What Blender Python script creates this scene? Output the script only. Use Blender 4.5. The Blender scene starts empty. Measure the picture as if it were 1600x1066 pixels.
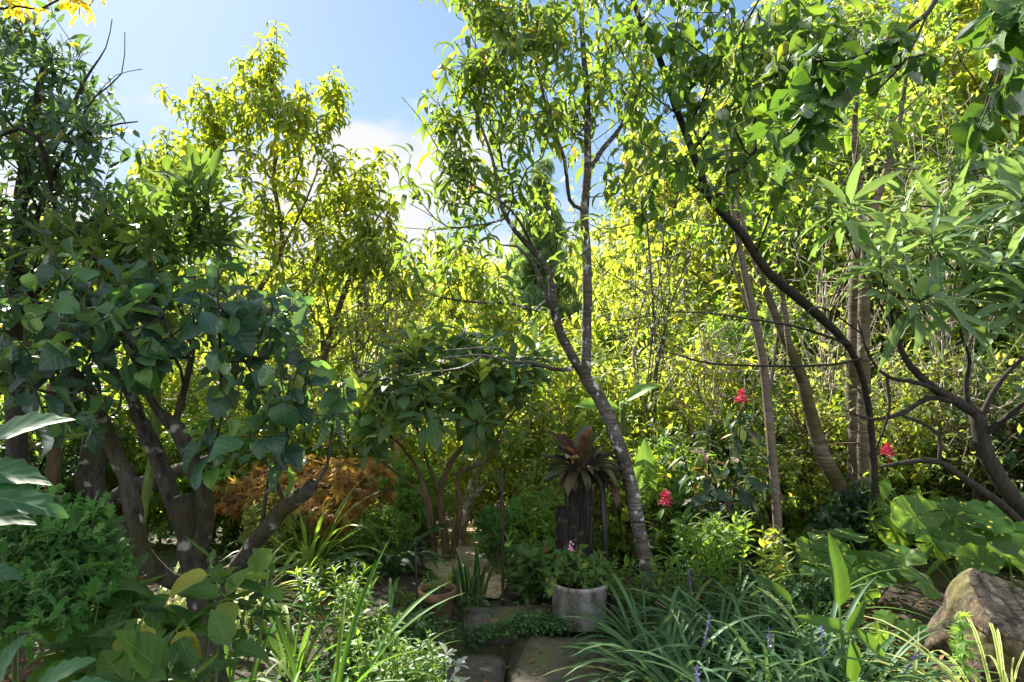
import bpy, math, random
import numpy as np
from mathutils import Vector

S = bpy.context.scene
R = math.radians
# ------------------------------------------------------------------ camera, sky, sun, exposure
EYE = 1.5
cam_d = bpy.data.cameras.new('camera'); cam = bpy.data.objects.new('camera', cam_d)
S.collection.objects.link(cam); S.camera = cam
cam.location = (0, 0, EYE); cam.rotation_euler = (R(90), 0, 0)
cam_d.lens = 24.0; cam_d.sensor_width = 36.0; cam_d.clip_start = 0.05; cam_d.clip_end = 2000

SUN_AZ, SUN_EL = -36.0, 38.0          # degrees: azimuth from +Y (minus = left), elevation
w = bpy.data.worlds.new('World'); S.world = w; w.use_nodes = True
nt = w.node_tree; nt.nodes.clear()
def N(nt, t, **kw):
    n = nt.nodes.new(t)
    for k, v in kw.items():
        if k in n.inputs.keys() and not hasattr(n, k): n.inputs[k].default_value = v
        else: setattr(n, k, v)
    return n
out = N(nt, 'ShaderNodeOutputWorld'); bg = N(nt, 'ShaderNodeBackground')
sky = N(nt, 'ShaderNodeTexSky', sky_type='NISHITA', sun_disc=False)
sky.sun_elevation = R(SUN_EL); sky.sun_rotation = R(SUN_AZ)
sky.air_density = 1.0; sky.dust_density = 0.6; sky.ozone_density = 1.6
tc = N(nt, 'ShaderNodeTexCoord')
mp = N(nt, 'ShaderNodeMapping'); mp.inputs['Scale'].default_value = (1, 1, 2.2); mp.inputs['Location'].default_value = (0.35, 0.1, 0.0)
nz = N(nt, 'ShaderNodeTexNoise'); nz.inputs['Scale'].default_value = 4.2; nz.inputs['Detail'].default_value = 8; nz.inputs['Roughness'].default_value = 0.55
sp = N(nt, 'ShaderNodeSeparateXYZ')
L = nt.links.new
L(tc.outputs['Generated'], mp.inputs['Vector']); L(mp.outputs[0], nz.inputs['Vector']); L(tc.outputs['Generated'], sp.inputs[0])
# clouds sit low over the horizon
hm = N(nt, 'ShaderNodeMapRange'); hm.inputs['From Min'].default_value = 0.10; hm.inputs['From Max'].default_value = 0.40
hm.inputs['To Min'].default_value = 0.22; hm.inputs['To Max'].default_value = -0.12
L(sp.outputs['Z'], hm.inputs['Value'])
ad = N(nt, 'ShaderNodeMath', operation='ADD'); L(nz.outputs['Fac'], ad.inputs[0]); L(hm.outputs[0], ad.inputs[1])
cr = N(nt, 'ShaderNodeMapRange'); cr.interpolation_type = 'SMOOTHSTEP'
cr.inputs['From Min'].default_value = 0.56; cr.inputs['From Max'].default_value = 0.74
# unseen broken cloud overhead and behind the camera, added as fill for the shade
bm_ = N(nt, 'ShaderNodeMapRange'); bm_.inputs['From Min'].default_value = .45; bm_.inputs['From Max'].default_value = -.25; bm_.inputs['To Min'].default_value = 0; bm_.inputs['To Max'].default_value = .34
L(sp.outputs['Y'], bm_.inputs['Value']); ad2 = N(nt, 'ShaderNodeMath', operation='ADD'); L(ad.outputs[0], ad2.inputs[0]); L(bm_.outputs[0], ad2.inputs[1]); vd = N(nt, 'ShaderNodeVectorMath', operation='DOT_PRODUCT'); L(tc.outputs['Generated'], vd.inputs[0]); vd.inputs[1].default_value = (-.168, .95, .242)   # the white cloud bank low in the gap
vm_ = N(nt, 'ShaderNodeMapRange'); vm_.interpolation_type = 'SMOOTHSTEP'; vm_.inputs['From Min'].default_value = .984; vm_.inputs['From Max'].default_value = .999; vm_.inputs['To Max'].default_value = .11; L(vd.outputs['Value'], vm_.inputs['Value'])
ad3 = N(nt, 'ShaderNodeMath', operation='ADD'); L(ad2.outputs[0], ad3.inputs[0]); L(vm_.outputs[0], ad3.inputs[1]); L(ad3.outputs[0], cr.inputs['Value'])
mx = N(nt, 'ShaderNodeMix', data_type='RGBA')
# the sky's own colour, its brightest part near the sun held down so that the blue stays blue
v1 = N(nt, 'ShaderNodeVectorMath', operation='MULTIPLY'); L(sky.outputs[0], v1.inputs[0]); v1.inputs[1].default_value = (.50, .66, 1.0)
v2 = N(nt, 'ShaderNodeVectorMath', operation='DIVIDE'); L(v1.outputs[0], v2.inputs[0]); v2.inputs[1].default_value = (4.2, 4.2, 4.6)
v3 = N(nt, 'ShaderNodeVectorMath', operation='ADD'); L(v2.outputs[0], v3.inputs[0]); v3.inputs[1].default_value = (1, 1, 1)
v4 = N(nt, 'ShaderNodeVectorMath', operation='DIVIDE'); L(v1.outputs[0], v4.inputs[0]); L(v3.outputs[0], v4.inputs[1])
v5 = N(nt, 'ShaderNodeVectorMath', operation='MULTIPLY'); L(v4.outputs[0], v5.inputs[0]); v5.inputs[1].default_value = (.70, .73, .69)
# the added clouds behind the camera are made brighter than those ahead, for fill
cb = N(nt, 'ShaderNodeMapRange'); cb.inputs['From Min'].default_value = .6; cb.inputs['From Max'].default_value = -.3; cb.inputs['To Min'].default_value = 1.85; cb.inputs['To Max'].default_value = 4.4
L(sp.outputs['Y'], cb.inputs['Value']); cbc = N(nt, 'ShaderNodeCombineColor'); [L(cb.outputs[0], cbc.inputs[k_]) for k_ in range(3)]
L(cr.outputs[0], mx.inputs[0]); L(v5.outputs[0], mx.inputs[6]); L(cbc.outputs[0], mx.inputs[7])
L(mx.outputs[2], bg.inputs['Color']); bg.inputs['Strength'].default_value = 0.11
L(bg.outputs[0], out.inputs[0])

sl = bpy.data.lights.new('sun', 'SUN'); sun = bpy.data.objects.new('sun', sl); S.collection.objects.link(sun)
sl.energy = 4.0; sl.angle = R(0.53); sl.color = (1.0, 0.93, 0.80)
sdir = Vector((math.sin(R(SUN_AZ))*math.cos(R(SUN_EL)), math.cos(R(SUN_AZ))*math.cos(R(SUN_EL)), math.sin(R(SUN_EL))))
sun.rotation_euler = sdir.to_track_quat('Z', 'Y').to_euler(); sun.location = sdir*50
vs = S.view_settings; vs.view_transform = 'Standard'; vs.look = 'None'; vs.exposure = 2.25; vs.gamma = 1.0; vs.use_curve_mapping = False
S.cycles.max_bounces = 7; S.cycles.diffuse_bounces = 4; S.cycles.glossy_bounces = 2; S.cycles.transmission_bounces = 4
S.cycles.caustics_reflective = False; S.cycles.caustics_refractive = False
S.cycles.use_denoising = True
# ------------------------------------------------------------------ helpers
C = S.collection
def P(px, py, d):                      # a point seen at (px, py) of the 1600-wide photo, d metres ahead
    return np.array([(px-800)/1067*d, d, EYE-(py-533)/1067*d])
def gz(x, y):                          # ground height
    x = np.asarray(x, float); y = np.asarray(y, float)
    def sm(a, b, t):
        t = np.clip((t-a)/(b-a), 0, 1); return t*t*(3-2*t)
    z = -0.75*sm(4.0, 9.0, y) - 0.5*sm(9, 16, y) + 9.0*sm(24, 75, y+0.25*x) + 5*sm(90, 300, y)
    z = z + 0.5*sm(3.0, 9.0, x)*sm(2, 5, y)
    z = z + 0.05*np.sin(x*1.3+1)*np.sin(y*1.1)*sm(3.6, 5, y)
    return z
def tag(o, label=None, cat=None, group=None, kind=None):
    if label: o['label'] = label
    if cat: o['category'] = cat
    if group: o['group'] = group
    if kind: o['kind'] = kind
    return o
def empty(name, loc, label, cat, group=None):
    o = bpy.data.objects.new(name, None); C.objects.link(o); o.location = tuple(float(a) for a in loc); o.empty_display_size = 0.1
    return tag(o, label, cat, group)
class Geo:
    def __init__(s): s.V = []; s.Q = []; s.A = []; s.M = []; s.n = 0
    def add(s, V, Q, A=None, m=0):
        V = np.asarray(V, float); Q = np.asarray(Q, int)
        s.V.append(V); s.Q.append(Q+s.n); s.n += len(V)
        s.A.append(np.zeros((len(V), 3)) if A is None else A); s.M.append(np.full(len(Q), m))
    def build(s, name, mats, parent=None, origin=None, smooth=True):
        V = np.concatenate(s.V); Q = np.concatenate(s.Q); A = np.concatenate(s.A); M = np.concatenate(s.M)
        org = np.zeros(3)
        if parent is not None: org = np.array(parent.location)
        elif origin is not None: org = np.asarray(origin, float)
        V = V-org
        me = bpy.data.meshes.new(name); n = len(Q)
        me.vertices.add(len(V)); me.vertices.foreach_set('co', V.astype(np.float32).ravel())
        me.loops.add(4*n); me.loops.foreach_set('vertex_index', Q.astype(np.int32).ravel())
        me.polygons.add(n); me.polygons.foreach_set('loop_start', np.arange(0, 4*n, 4, dtype=np.int32))
        if not isinstance(mats, (list, tuple)): mats = [mats]
        for m in mats: me.materials.append(m)
        me.polygons.foreach_set('material_index', M.astype(np.int32))
        me.polygons.foreach_set('use_smooth', np.full(n, smooth))
        me.update(calc_edges=True)
        at = me.attributes.new('leaf', 'FLOAT_VECTOR', 'POINT'); at.data.foreach_set('vector', A.astype(np.float32).ravel())
        o = bpy.data.objects.new(name, me); C.objects.link(o)
        if parent is not None: o.parent = parent
        else: o.location = tuple(org)
        return o
def nrm(v): return v/np.maximum(np.linalg.norm(v, axis=-1, keepdims=True), 1e-9)
def tube(pts, r, sides=6, caps=True):
    pts = np.asarray(pts, float); n = len(pts); r = np.broadcast_to(np.asarray(r, float), (n,))
    t = np.empty_like(pts); t[1:-1] = pts[2:]-pts[:-2]; t[0] = pts[1]-pts[0]; t[-1] = pts[-1]-pts[-2]; t = nrm(t)
    a = np.array([1., 0, 0]) if abs(t[0][0]) < .8 else np.array([0, 1., 0])
    X = np.empty_like(pts)
    for i in range(n):
        a = a-t[i]*a.dot(t[i]); l = np.linalg.norm(a)
        if l < 1e-6: a = np.array([t[i][1], -t[i][0], 0.1]); l = np.linalg.norm(a)
        a = a/l; X[i] = a
    Y = np.cross(t, X); an = np.arange(sides)/sides*2*np.pi
    V = pts[:, None]+r[:, None, None]*(np.cos(an)[None, :, None]*X[:, None]+np.sin(an)[None, :, None]*Y[:, None])
    V = V.reshape(-1, 3); i = np.arange(n-1)[:, None]*sides; j = np.arange(sides)[None]; k = (j+1) % sides
    Q = np.stack([i+j, i+k, i+sides+k, i+sides+j], -1).reshape(-1, 4)
    if caps and sides >= 4:
        c0 = len(V); V = np.vstack([V, pts[-1]+t[-1]*r[-1]*.25]); b = (n-1)*sides; q = []
        for s_ in range(0, sides, 2): q.append([b+s_, b+(s_+1) % sides, b+(s_+2) % sides, c0])
        Q = np.vstack([Q, q])
    return V, Q
def smooth_path(pts, step):
    pts = np.asarray(pts, float)
    if len(pts) < 3:
        n = max(2, int(np.linalg.norm(pts[-1, :3]-pts[0, :3])/step)+1); u = np.linspace(0, 1, n)[:, None]
        return pts[0]*(1-u)+pts[-1]*u
    Pp = np.vstack([2*pts[0]-pts[1], pts, 2*pts[-1]-pts[-2]]); o = []
    for i in range(1, len(Pp)-2):
        a, b, c, d = Pp[i-1:i+3]; n = max(1, int(round(np.linalg.norm(c[:3]-b[:3])/step)))
        for k in range(n):
            t = k/n; o.append(.5*((2*b)+(-a+c)*t+(2*a-5*b+4*c-d)*t*t+(-a+3*b-3*c+d)*t**3))
    o.append(pts[-1]); return np.array(o)
# ---- growing a branch skeleton from hand-laid limbs to the shoot tips
def grow(mains, targets, rng, bf=.35, step=.16, r0=.0035, e=2.4, bend=.12, shoot=0.0, up=0.5, sides=(8, 5, 3), rmax=None, wob=.0):
    cap = 40000
    Pn = np.zeros((cap, 3)); par = np.full(cap, -1); path = np.zeros(cap); fix = np.zeros(cap); n = 0
    for ml in mains:
        ml = smooth_path(ml, step*.7)
        if wob: ml[1:-1, :3] += rng.normal(0, wob, (len(ml)-2, 3))*ml[1:-1, 3:4]
        p = -1
        if n:
            d = np.linalg.norm(Pn[:n]-ml[0, :3], axis=1); p = int(d.argmin())
            if d[p] < .012: ml = ml[1:]
        for q in ml:
            Pn[n] = q[:3]; par[n] = p; fix[n] = max(q[3], .002)
            path[n] = 0 if p < 0 else path[p]+np.linalg.norm(Pn[n]-Pn[p]); p = n; n += 1
    nm = n; tips = []
    T = np.asarray(targets, float).reshape(-1, 3)
    if len(T):
        D = np.linalg.norm(T[:, None]-Pn[None, :n], axis=2); cost = D+bf*path[None, :n]
        bi = cost.argmin(1); bc = cost[np.arange(len(T)), bi]; alive = np.ones(len(T), bool)
        for _ in range(len(T)):
            i = int(np.where(alive, bc, 1e9).argmin()); alive[i] = False
            a = int(bi[i]); t = T[i]; d = t-Pn[a]; dl = np.linalg.norm(d)
            if dl < 1e-3: continue
            k = max(1, int(round(dl/step))); n0 = n; p = a
            off = rng.normal(0, bend*dl, 3); off[2] += -bend*dl*.6
            if n+k+2 >= cap: break
            for j in range(1, k+1):
                u = j/k; q = Pn[a]+d*u+off*math.sin(math.pi*u)*(.6)
                Pn[n] = q; par[n] = p; path[n] = path[p]+dl/k; p = n; n += 1
            dd = nrm(Pn[n-1]-Pn[par[n-1]])
            if shoot > 0:
                dd = nrm(dd*(1-up)+np.array([0, 0, 1.])*up+rng.normal(0, .25, 3)); s_ = shoot*rng.uniform(.6, 1.3)
                Pn[n] = Pn[n-1]+dd*s_; par[n] = n-1; path[n] = path[n-1]+s_*.5; n += 1
            tips.append((n-1, dd, i))
            new = np.arange(n0, n); al = np.where(alive)[0]
            if len(al):
                c2 = np.linalg.norm(T[al][:, None]-Pn[new][None], axis=2)+bf*path[new][None]
                m = c2.argmin(1); mc = c2[np.arange(len(al)), m]; u = mc < bc[al]
                bc[al[u]] = mc[u]; bi[al[u]] = new[m[u]]
    acc = np.zeros(n); ch = [[] for _ in range(n)]
    for i in range(n-1, -1, -1):
        if not ch[i]: acc[i] = r0**e
        if par[i] >= 0: acc[par[i]] += acc[i]; ch[par[i]].append(i)
    rad = acc**(1/e)
    rad[:nm] = fix[:nm]
    for i in range(nm, n):
        rad[i] = min(rad[i], rad[par[i]]*.85 if par[i] < nm else rad[par[i]])
    if rmax: rad[nm:] = np.minimum(rad[nm:], rmax)
    g = Geo(); stack = [(0, -1)]; 
    starts = [(0, -1)]
    while starts:
        i, p = starts.pop(); pts = []; rr = []
        if p >= 0: pts.append(Pn[p]); rr.append(min(rad[i], rad[p]))
        cur = i
        while True:
            pts.append(Pn[cur]); rr.append(rad[cur])
            c = ch[cur]
            if not c: break
            c = sorted(c, key=lambda k: -(rad[k]+(1 if k < nm and par[k] == k-1 and cur < nm else 0)))
            for o_ in c[1:]: starts.append((o_, cur))
            cur = c[0]
        if len(pts) > 1:
            m = max(rr); V, Q = tube(pts, rr, sides[0] if m > .025 else sides[1] if m > .008 else sides[2]); g.add(V, Q)
    Tp = np.array([Pn[i] for i, _, _ in tips]) if tips else np.zeros((0, 3))
    Td = np.array([d for _, d, _ in tips]) if tips else np.zeros((0, 3))
    return g, Tp, Td, Pn[nm:n], nrm(Pn[nm:n]-Pn[par[nm:n]]) if n > nm else None
def blobs(specs, rng, shell=.5):                # (px, py, rx px, ry px, d, depth radius m, count)
    o = []
    for px, py, rx, ry, d, rd, n in specs:
        v = nrm(rng.normal(size=(n, 3)))*rng.random((n, 1))**shell
        c = P(px, py, d); o.append(c+v*np.array([rx/1067*d, rd, ry/1067*d]))
    return np.concatenate(o)
def pts(lst, d=None):                            # [(px, py, d, r)] -> xyzr
    return np.array([[*P(a[0], a[1], a[2]), a[3]] for a in lst])
# ---- leaf templates: length 1 along +Y, normal +Z
def prof(kind, t, pet=.1):
    u = np.clip((t-pet)/(1-pet), 0, 1)
    if kind == 'lance': w = np.sin(np.pi*u**.85)**.9
    elif kind == 'ovate': w = np.sin(np.pi*u**.62)**.8
    elif kind == 'obov': w = np.sin(np.pi*u**1.5)**.85
    elif kind == 'round': w = np.sqrt(np.clip(1-(2*u-1)**2, 0, 1))**.9*(1-.15*u)
    elif kind == 'strap': w = np.minimum(1, (1-t)*3.2)**.8*(.65+.35*np.minimum(1, t*4)); return np.maximum(w, .02)
    elif kind == 'heart': w = np.sin(np.pi*np.clip(u, 0, 1)**.45)**.75
    w = np.where(t <= pet, .04, np.maximum(w, .03)); return w
def leaf_tpl(kind, W=.3, nl=4, nc=1, fold=.25, curl=.6, pet=.1, wave=0, twist=0, ph=0, c0=0, tooth=0):
    t = np.linspace(0, 1, nl+1)
    if pet > 0 and nl > 3 and kind != 'strap': t = np.concatenate([[0, pet], pet+(1-pet)*(np.linspace(0, 1, nl)**1.0)[1:]])
    n = len(t); a = c0-curl*t**1.2; dt = np.diff(t, prepend=0)
    y = np.cumsum(np.cos(a)*dt); z = np.cumsum(np.sin(a)*dt)
    u = np.linspace(-1, 1, 2*nc+1); wd = prof(kind, t, pet)*W/2
    if tooth: wd = wd*(1+tooth*np.where(np.arange(n) % 2, 1, -1)*(t > pet))
    X = u[None]*wd[:, None]*math.cos(fold)
    h = np.abs(u)[None]*wd[:, None]*math.sin(fold) + wave*W*np.sin(t*9+ph)[:, None]*np.abs(u)[None]*np.sign(u)[None]*(t > pet)[:, None]
    tw = twist*t
    Y = y[:, None]-np.sin(a)[:, None]*h+0*X; Z = z[:, None]+np.cos(a)[:, None]*h
    Xr = X*np.cos(tw)[:, None]; Z = Z+X*np.sin(tw)[:, None]
    V = np.stack([Xr, Y, Z], -1).reshape(-1, 3); m = 2*nc+1
    i = np.arange(n-1)[:, None]*m; j = np.arange(2*nc)[None]
    Q = np.stack([i+j, i+j+1, i+m+j+1, i+m+j], -1).reshape(-1, 4)
    A = np.stack([np.broadcast_to(u[None], X.shape), np.broadcast_to(t[:, None], X.shape)], -1).reshape(-1, 2)
    return V, Q, A
def rhomb(W=.35, fold=.12):
    V = np.array([[0, 0, 0], [W/2, .42, fold*W], [0, 1, -.12], [-W/2, .42, fold*W]], float)
    return V, np.array([[0, 1, 2, 3]]), np.array([[0, 0], [1, .5], [0, 1], [-1, .5]], float)
def sprig(subs, tp=None, W=.35):                 # subs: (x, y, z, angle, tilt, length)
    V = []; Q = []; A = []; n = 0
    for x, y, z, an, ti, l in subs:
        v, q, a = tp if tp is not None else rhomb(W); v = v*l
        c, s_ = math.cos(ti), math.sin(ti); v = np.stack([v[:, 0], v[:, 1]*c-v[:, 2]*s_, v[:, 1]*s_+v[:, 2]*c], -1)
        c, s_ = math.cos(-an), math.sin(-an); v = np.stack([v[:, 0]*c-v[:, 1]*s_, v[:, 0]*s_+v[:, 1]*c, v[:, 2]], -1)
        V.append(v+[x, y, z]); Q.append(q+n); A.append(a); n += len(v)
    return np.concatenate(V), np.concatenate(Q), np.concatenate(A)
def disc_tpl(seg=20, rings=4, wave=.08, cup=.15, ph=0, notch=.25, ang=0):
    V = []; A = []; Q = []
    for r in range(rings+1):
        f = r/rings if r else .02
        for s_ in range(seg+1):
            th = (s_/seg*2-1)*(math.pi-notch*(1-.4*f)); rad = f*(1+ang*math.cos(th*9))*(.9+.1*math.cos(th*2))
            z = cup*f*f+wave*f*f*math.sin(th*4+ph)+.03*math.cos(th*9)*f
            V.append([rad*math.sin(th), rad*math.cos(th), z]); A.append([s_/seg*2-1, f])
    m = seg+1
    for r in range(rings):
        for s_ in range(seg): Q.append([r*m+s_, r*m+s_+1, (r+1)*m+s_+1, (r+1)*m+s_])
    return np.array(V), np.array(Q), np.array(A)
def inst(g, tpls, pos, dr, up, sc, rng, wv=.15, m=0, rnd=None):
    n = len(pos)
    if n == 0: return
    dr = nrm(dr); X = np.cross(dr, up); bad = np.linalg.norm(X, axis=1) < 1e-4
    X[bad] = np.cross(dr[bad], [1, .3, .2]); X = nrm(X); Z = np.cross(X, dr)
    rn = rng.random(n) if rnd is None else np.broadcast_to(rnd, (n,)); sc = np.broadcast_to(sc, (n,)); ww = 1+rng.normal(0, wv, n).clip(-.4, .4)
    pick = rng.integers(0, len(tpls), n)
    for k, (V, Q, A) in enumerate(tpls):
        I = np.where(pick == k)[0]
        if not len(I): continue
        W = pos[I, None]+sc[I, None, None]*(V[None, :, 0:1]*ww[I, None, None]*X[I, None]+V[None, :, 1:2]*dr[I, None]+V[None, :, 2:3]*Z[I, None])
        nv = len(V); F = (Q[None]+np.arange(len(I))[:, None, None]*nv).reshape(-1, 4)
        AA = np.concatenate([np.broadcast_to(A[None], (len(I), nv, 2)), np.broadcast_to(rn[I, None, None], (len(I), nv, 1))], -1).reshape(-1, 3)
        g.add(W.reshape(-1, 3), F, AA, m)
def shoots(g, tpls, T, D, n, Lg, size, rng, spread=1.0, droop=.3, m=0, sj=.25, upn=1.0, dj=.14):
    """n leaves spiralled along the last Lg metres before each tip"""
    if len(T) == 0: return
    K = len(T); i = np.tile(np.arange(n), K); u = (i+.5)/n; t = np.repeat(T, n, 0); d = np.repeat(D, n, 0)
    u = u+rng.uniform(-.3, .3, len(u))/n
    az = i*2.399+np.repeat(rng.uniform(0, 6.28, K), n)
    a = np.cross(d, [0.12, .07, 1.]); a = nrm(a); b = np.cross(d, a)
    rad = np.cos(az)[:, None]*a+np.sin(az)[:, None]*b
    pos = t-d*(Lg*(1-u))[:, None]
    sp = spread*(1.15-.55*u) if n > 1 else np.full(len(u), spread)
    dr = nrm(d*np.cos(sp)[:, None]+rad*np.sin(sp)[:, None]+np.array([0, 0, -1.])*(droop*rng.uniform(.5, 1.5, len(u)))[:, None]+rng.normal(0, dj, (len(u), 3)))
    upv = np.array([0, 0, upn])+d*.7+rng.normal(0, .3+dj, (len(u), 3))
    inst(g, tpls, pos, dr, upv, size*(1+rng.normal(0, sj, len(u))).clip(.35, 1.7), rng, m=m)
# ------------------------------------------------------------------ materials
def newmat(name):
    m = bpy.data.materials.new(name); m.use_nodes = True; t = m.node_tree; t.nodes.clear()
    return m, t, t.links.new, N(t, 'ShaderNodeOutputMaterial')
def ramp(t, cols, inter='LINEAR'):
    r = N(t, 'ShaderNodeValToRGB'); r.color_ramp.interpolation = inter; el = r.color_ramp.elements
    while len(el) > 1: el.remove(el[-1])
    el[0].position = cols[0][0]; el[0].color = (*cols[0][1], 1)
    for p_, c_ in cols[1:]:
        x = el.new(p_); x.color = (*c_, 1)
    return r
def mth(t, op, a, b=None, clamp=False):
    n = N(t, 'ShaderNodeMath', operation=op); n.use_clamp = clamp
    for k, v in ((0, a), (1, b)):
        if v is None: continue
        if isinstance(v, (int, float)): n.inputs[k].default_value = v
        else: t.links.new(v, n.inputs[k])
    return n.outputs[0]
def mixc(t, f, a, b, mode='MIX'):
    n = N(t, 'ShaderNodeMix', data_type='RGBA', blend_type=mode)
    for k, v in ((0, f), (6, a), (7, b)):
        if isinstance(v, (int, float)): n.inputs[k].default_value = v
        elif isinstance(v, tuple): n.inputs[k].default_value = (*v, 1)
        else: t.links.new(v, n.inputs[k])
    return n.outputs[2]
def leaf_mat(name, cols, trans=(.32, .42, .02), tf=.46, rough=.45, spec=.35, vein=None, veinw=.05, side=0, spots=None, nscale=3.0, stripe=None, radial=0):
    """cols: [(pos, rgb)] over the per-leaf random value; trans: colour of the light that comes through"""
    m, t, L, out = newmat(name)
    at = N(t, 'ShaderNodeAttribute'); at.attribute_name = 'leaf'; s = N(t, 'ShaderNodeSeparateXYZ'); L(at.outputs['Vector'], s.inputs[0])
    r = ramp(t, cols); L(s.outputs['Z'], r.inputs[0]); col = r.outputs[0]
    tcn = N(t, 'ShaderNodeTexCoord'); no = N(t, 'ShaderNodeTexNoise'); no.inputs['Scale'].default_value = nscale; no.inputs['Detail'].default_value = 3
    L(tcn.outputs['Object'], no.inputs['Vector'])
    vr = N(t, 'ShaderNodeMapRange'); vr.inputs['From Min'].default_value = .3; vr.inputs['From Max'].default_value = .7; vr.inputs['To Min'].default_value = .72; vr.inputs['To Max'].default_value = 1.28
    L(no.outputs['Fac'], vr.inputs['Value'])
    cm = N(t, 'ShaderNodeCombineColor'); [L(vr.outputs[0], cm.inputs[k]) for k in range(3)]
    col = mixc(t, 1.0, col, cm.outputs[0], 'MULTIPLY')
    ax = mth(t, 'ABSOLUTE', s.outputs['X']); tcol = mixc(t, .55, trans, mixc(t, 1.0, col, (4., 4., 2.5), 'MULTIPLY'))
    bh = None
    if vein:
        vm = mth(t, 'LESS_THAN', ax, veinw)
        if side:
            ph = mth(t, 'SUBTRACT', mth(t, 'MULTIPLY', s.outputs['Y'], side), mth(t, 'MULTIPLY', ax, side*.18))
            sw = mth(t, 'SINE', mth(t, 'MULTIPLY', ph, 6.283)); sv = mth(t, 'GREATER_THAN', sw, .9); bh = sw
            vm = mth(t, 'MAXIMUM', vm, mth(t, 'MULTIPLY', sv, .3))
        col = mixc(t, vm, col, vein); tcol = mixc(t, mth(t, 'MULTIPLY', vm, .5), tcol, (.5, .55, .15))
    if radial:
        rv = mth(t, 'LESS_THAN', mth(t, 'ABSOLUTE', mth(t, 'SINE', mth(t, 'MULTIPLY', s.outputs['X'], radial))), .07); col = mixc(t, mth(t, 'MULTIPLY', rv, .5), col, (.12, .2, .05)); bh = mth(t, 'ABSOLUTE', mth(t, 'SINE', mth(t, 'MULTIPLY', s.outputs['X'], radial)))
    if stripe:
        sm = mth(t, 'GREATER_THAN', ax, stripe[0]); col = mixc(t, sm, col, stripe[1])
    if spots:
        vo = N(t, 'ShaderNodeTexVoronoi'); vo.inputs['Scale'].default_value = spots[0]; L(tcn.outputs['Object'], vo.inputs['Vector'])
        wn = N(t, 'ShaderNodeTexWhiteNoise'); L(vo.outputs['Color'], wn.inputs['Vector'])
        sz = mth(t, 'MULTIPLY', wn.outputs['Value'], spots[1]); sm = mth(t, 'LESS_THAN', vo.outputs['Distance'], sz)
        col = mixc(t, sm, col, spots[2]); tcol = mixc(t, sm, tcol, tuple(min(1, c*1.4) for c in spots[2]))
    di = N(t, 'ShaderNodeBsdfDiffuse'); tr = N(t, 'ShaderNodeBsdfTranslucent'); gl = N(t, 'ShaderNodeBsdfGlossy')
    L(col, di.inputs['Color']); L(tcol, tr.inputs['Color']); gl.inputs['Roughness'].default_value = rough+.1; gl.inputs['Color'].default_value = (1, 1, 1, 1)
    if bh is not None:
        bp = N(t, 'ShaderNodeBump'); bp.inputs['Strength'].default_value = .22; bp.inputs['Distance'].default_value = .002; L(bh, bp.inputs['Height'])
        for n_ in (di, gl): L(bp.outputs[0], n_.inputs['Normal'])
    m1 = N(t, 'ShaderNodeMixShader'); m1.inputs[0].default_value = tf; L(di.outputs[0], m1.inputs[1]); L(tr.outputs[0], m1.inputs[2])
    fr = N(t, 'ShaderNodeFresnel'); fr.inputs['IOR'].default_value = 1.4
    ff = mth(t, 'MULTIPLY', fr.outputs[0], spec*1.1, True)
    ff = mth(t, 'MINIMUM', ff, .16)
    m2 = N(t, 'ShaderNodeMixShader'); L(ff, m2.inputs[0]); L(m1.outputs[0], m2.inputs[1]); L(gl.outputs[0], m2.inputs[2]); L(m2.outputs[0], out.inputs[0])
    return m
def bark_mat(name, c1, c2, patch=None, pscale=14, pth=.62, band=False, moss=None, sc=(30, 30, 7), bump=.5, rough=.85, dist=.012):
    m, t, L, out = newmat(name); tcn = N(t, 'ShaderNodeTexCoord'); mpn = N(t, 'ShaderNodeMapping'); mpn.inputs['Scale'].default_value = sc if not band else (6, 6, 70)
    L(tcn.outputs['Object'], mpn.inputs[0]); no = N(t, 'ShaderNodeTexNoise'); no.inputs['Scale'].default_value = 1; no.inputs['Detail'].default_value = 6; no.inputs['Roughness'].default_value = .65
    L(mpn.outputs[0], no.inputs['Vector']); r = ramp(t, [(.32, c1), (.5, tuple((a+b)/2 for a, b in zip(c1, c2))), (.68, c2)]); L(no.outputs['Fac'], r.inputs[0]); col = r.outputs[0]
    n2 = N(t, 'ShaderNodeTexNoise'); n2.inputs['Scale'].default_value = 2.5; n2.inputs['Detail'].default_value = 4; L(tcn.outputs['Object'], n2.inputs['Vector'])
    if moss: col = mixc(t, mth(t, 'MULTIPLY', mth(t, 'SUBTRACT', n2.outputs['Fac'], .48), 5, True), col, moss)
    if patch:
        n3 = N(t, 'ShaderNodeTexNoise'); n3.inputs['Scale'].default_value = pscale; n3.inputs['Detail'].default_value = 5; L(tcn.outputs['Object'], n3.inputs['Vector'])
        col = mixc(t, mth(t, 'MULTIPLY', mth(t, 'SUBTRACT', n3.outputs['Fac'], pth), 14, True), col, patch)
    b = N(t, 'ShaderNodeBsdfPrincipled'); L(col, b.inputs['Base Color']); b.inputs['Roughness'].default_value = rough; b.inputs['Specular IOR Level'].default_value = .25
    bp = N(t, 'ShaderNodeBump'); bp.inputs['Strength'].default_value = bump; bp.inputs['Distance'].default_value = dist; L(no.outputs['Fac'], bp.inputs['Height']); L(bp.outputs[0], b.inputs['Normal'])
    L(b.outputs[0], out.inputs[0]); return m
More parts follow.
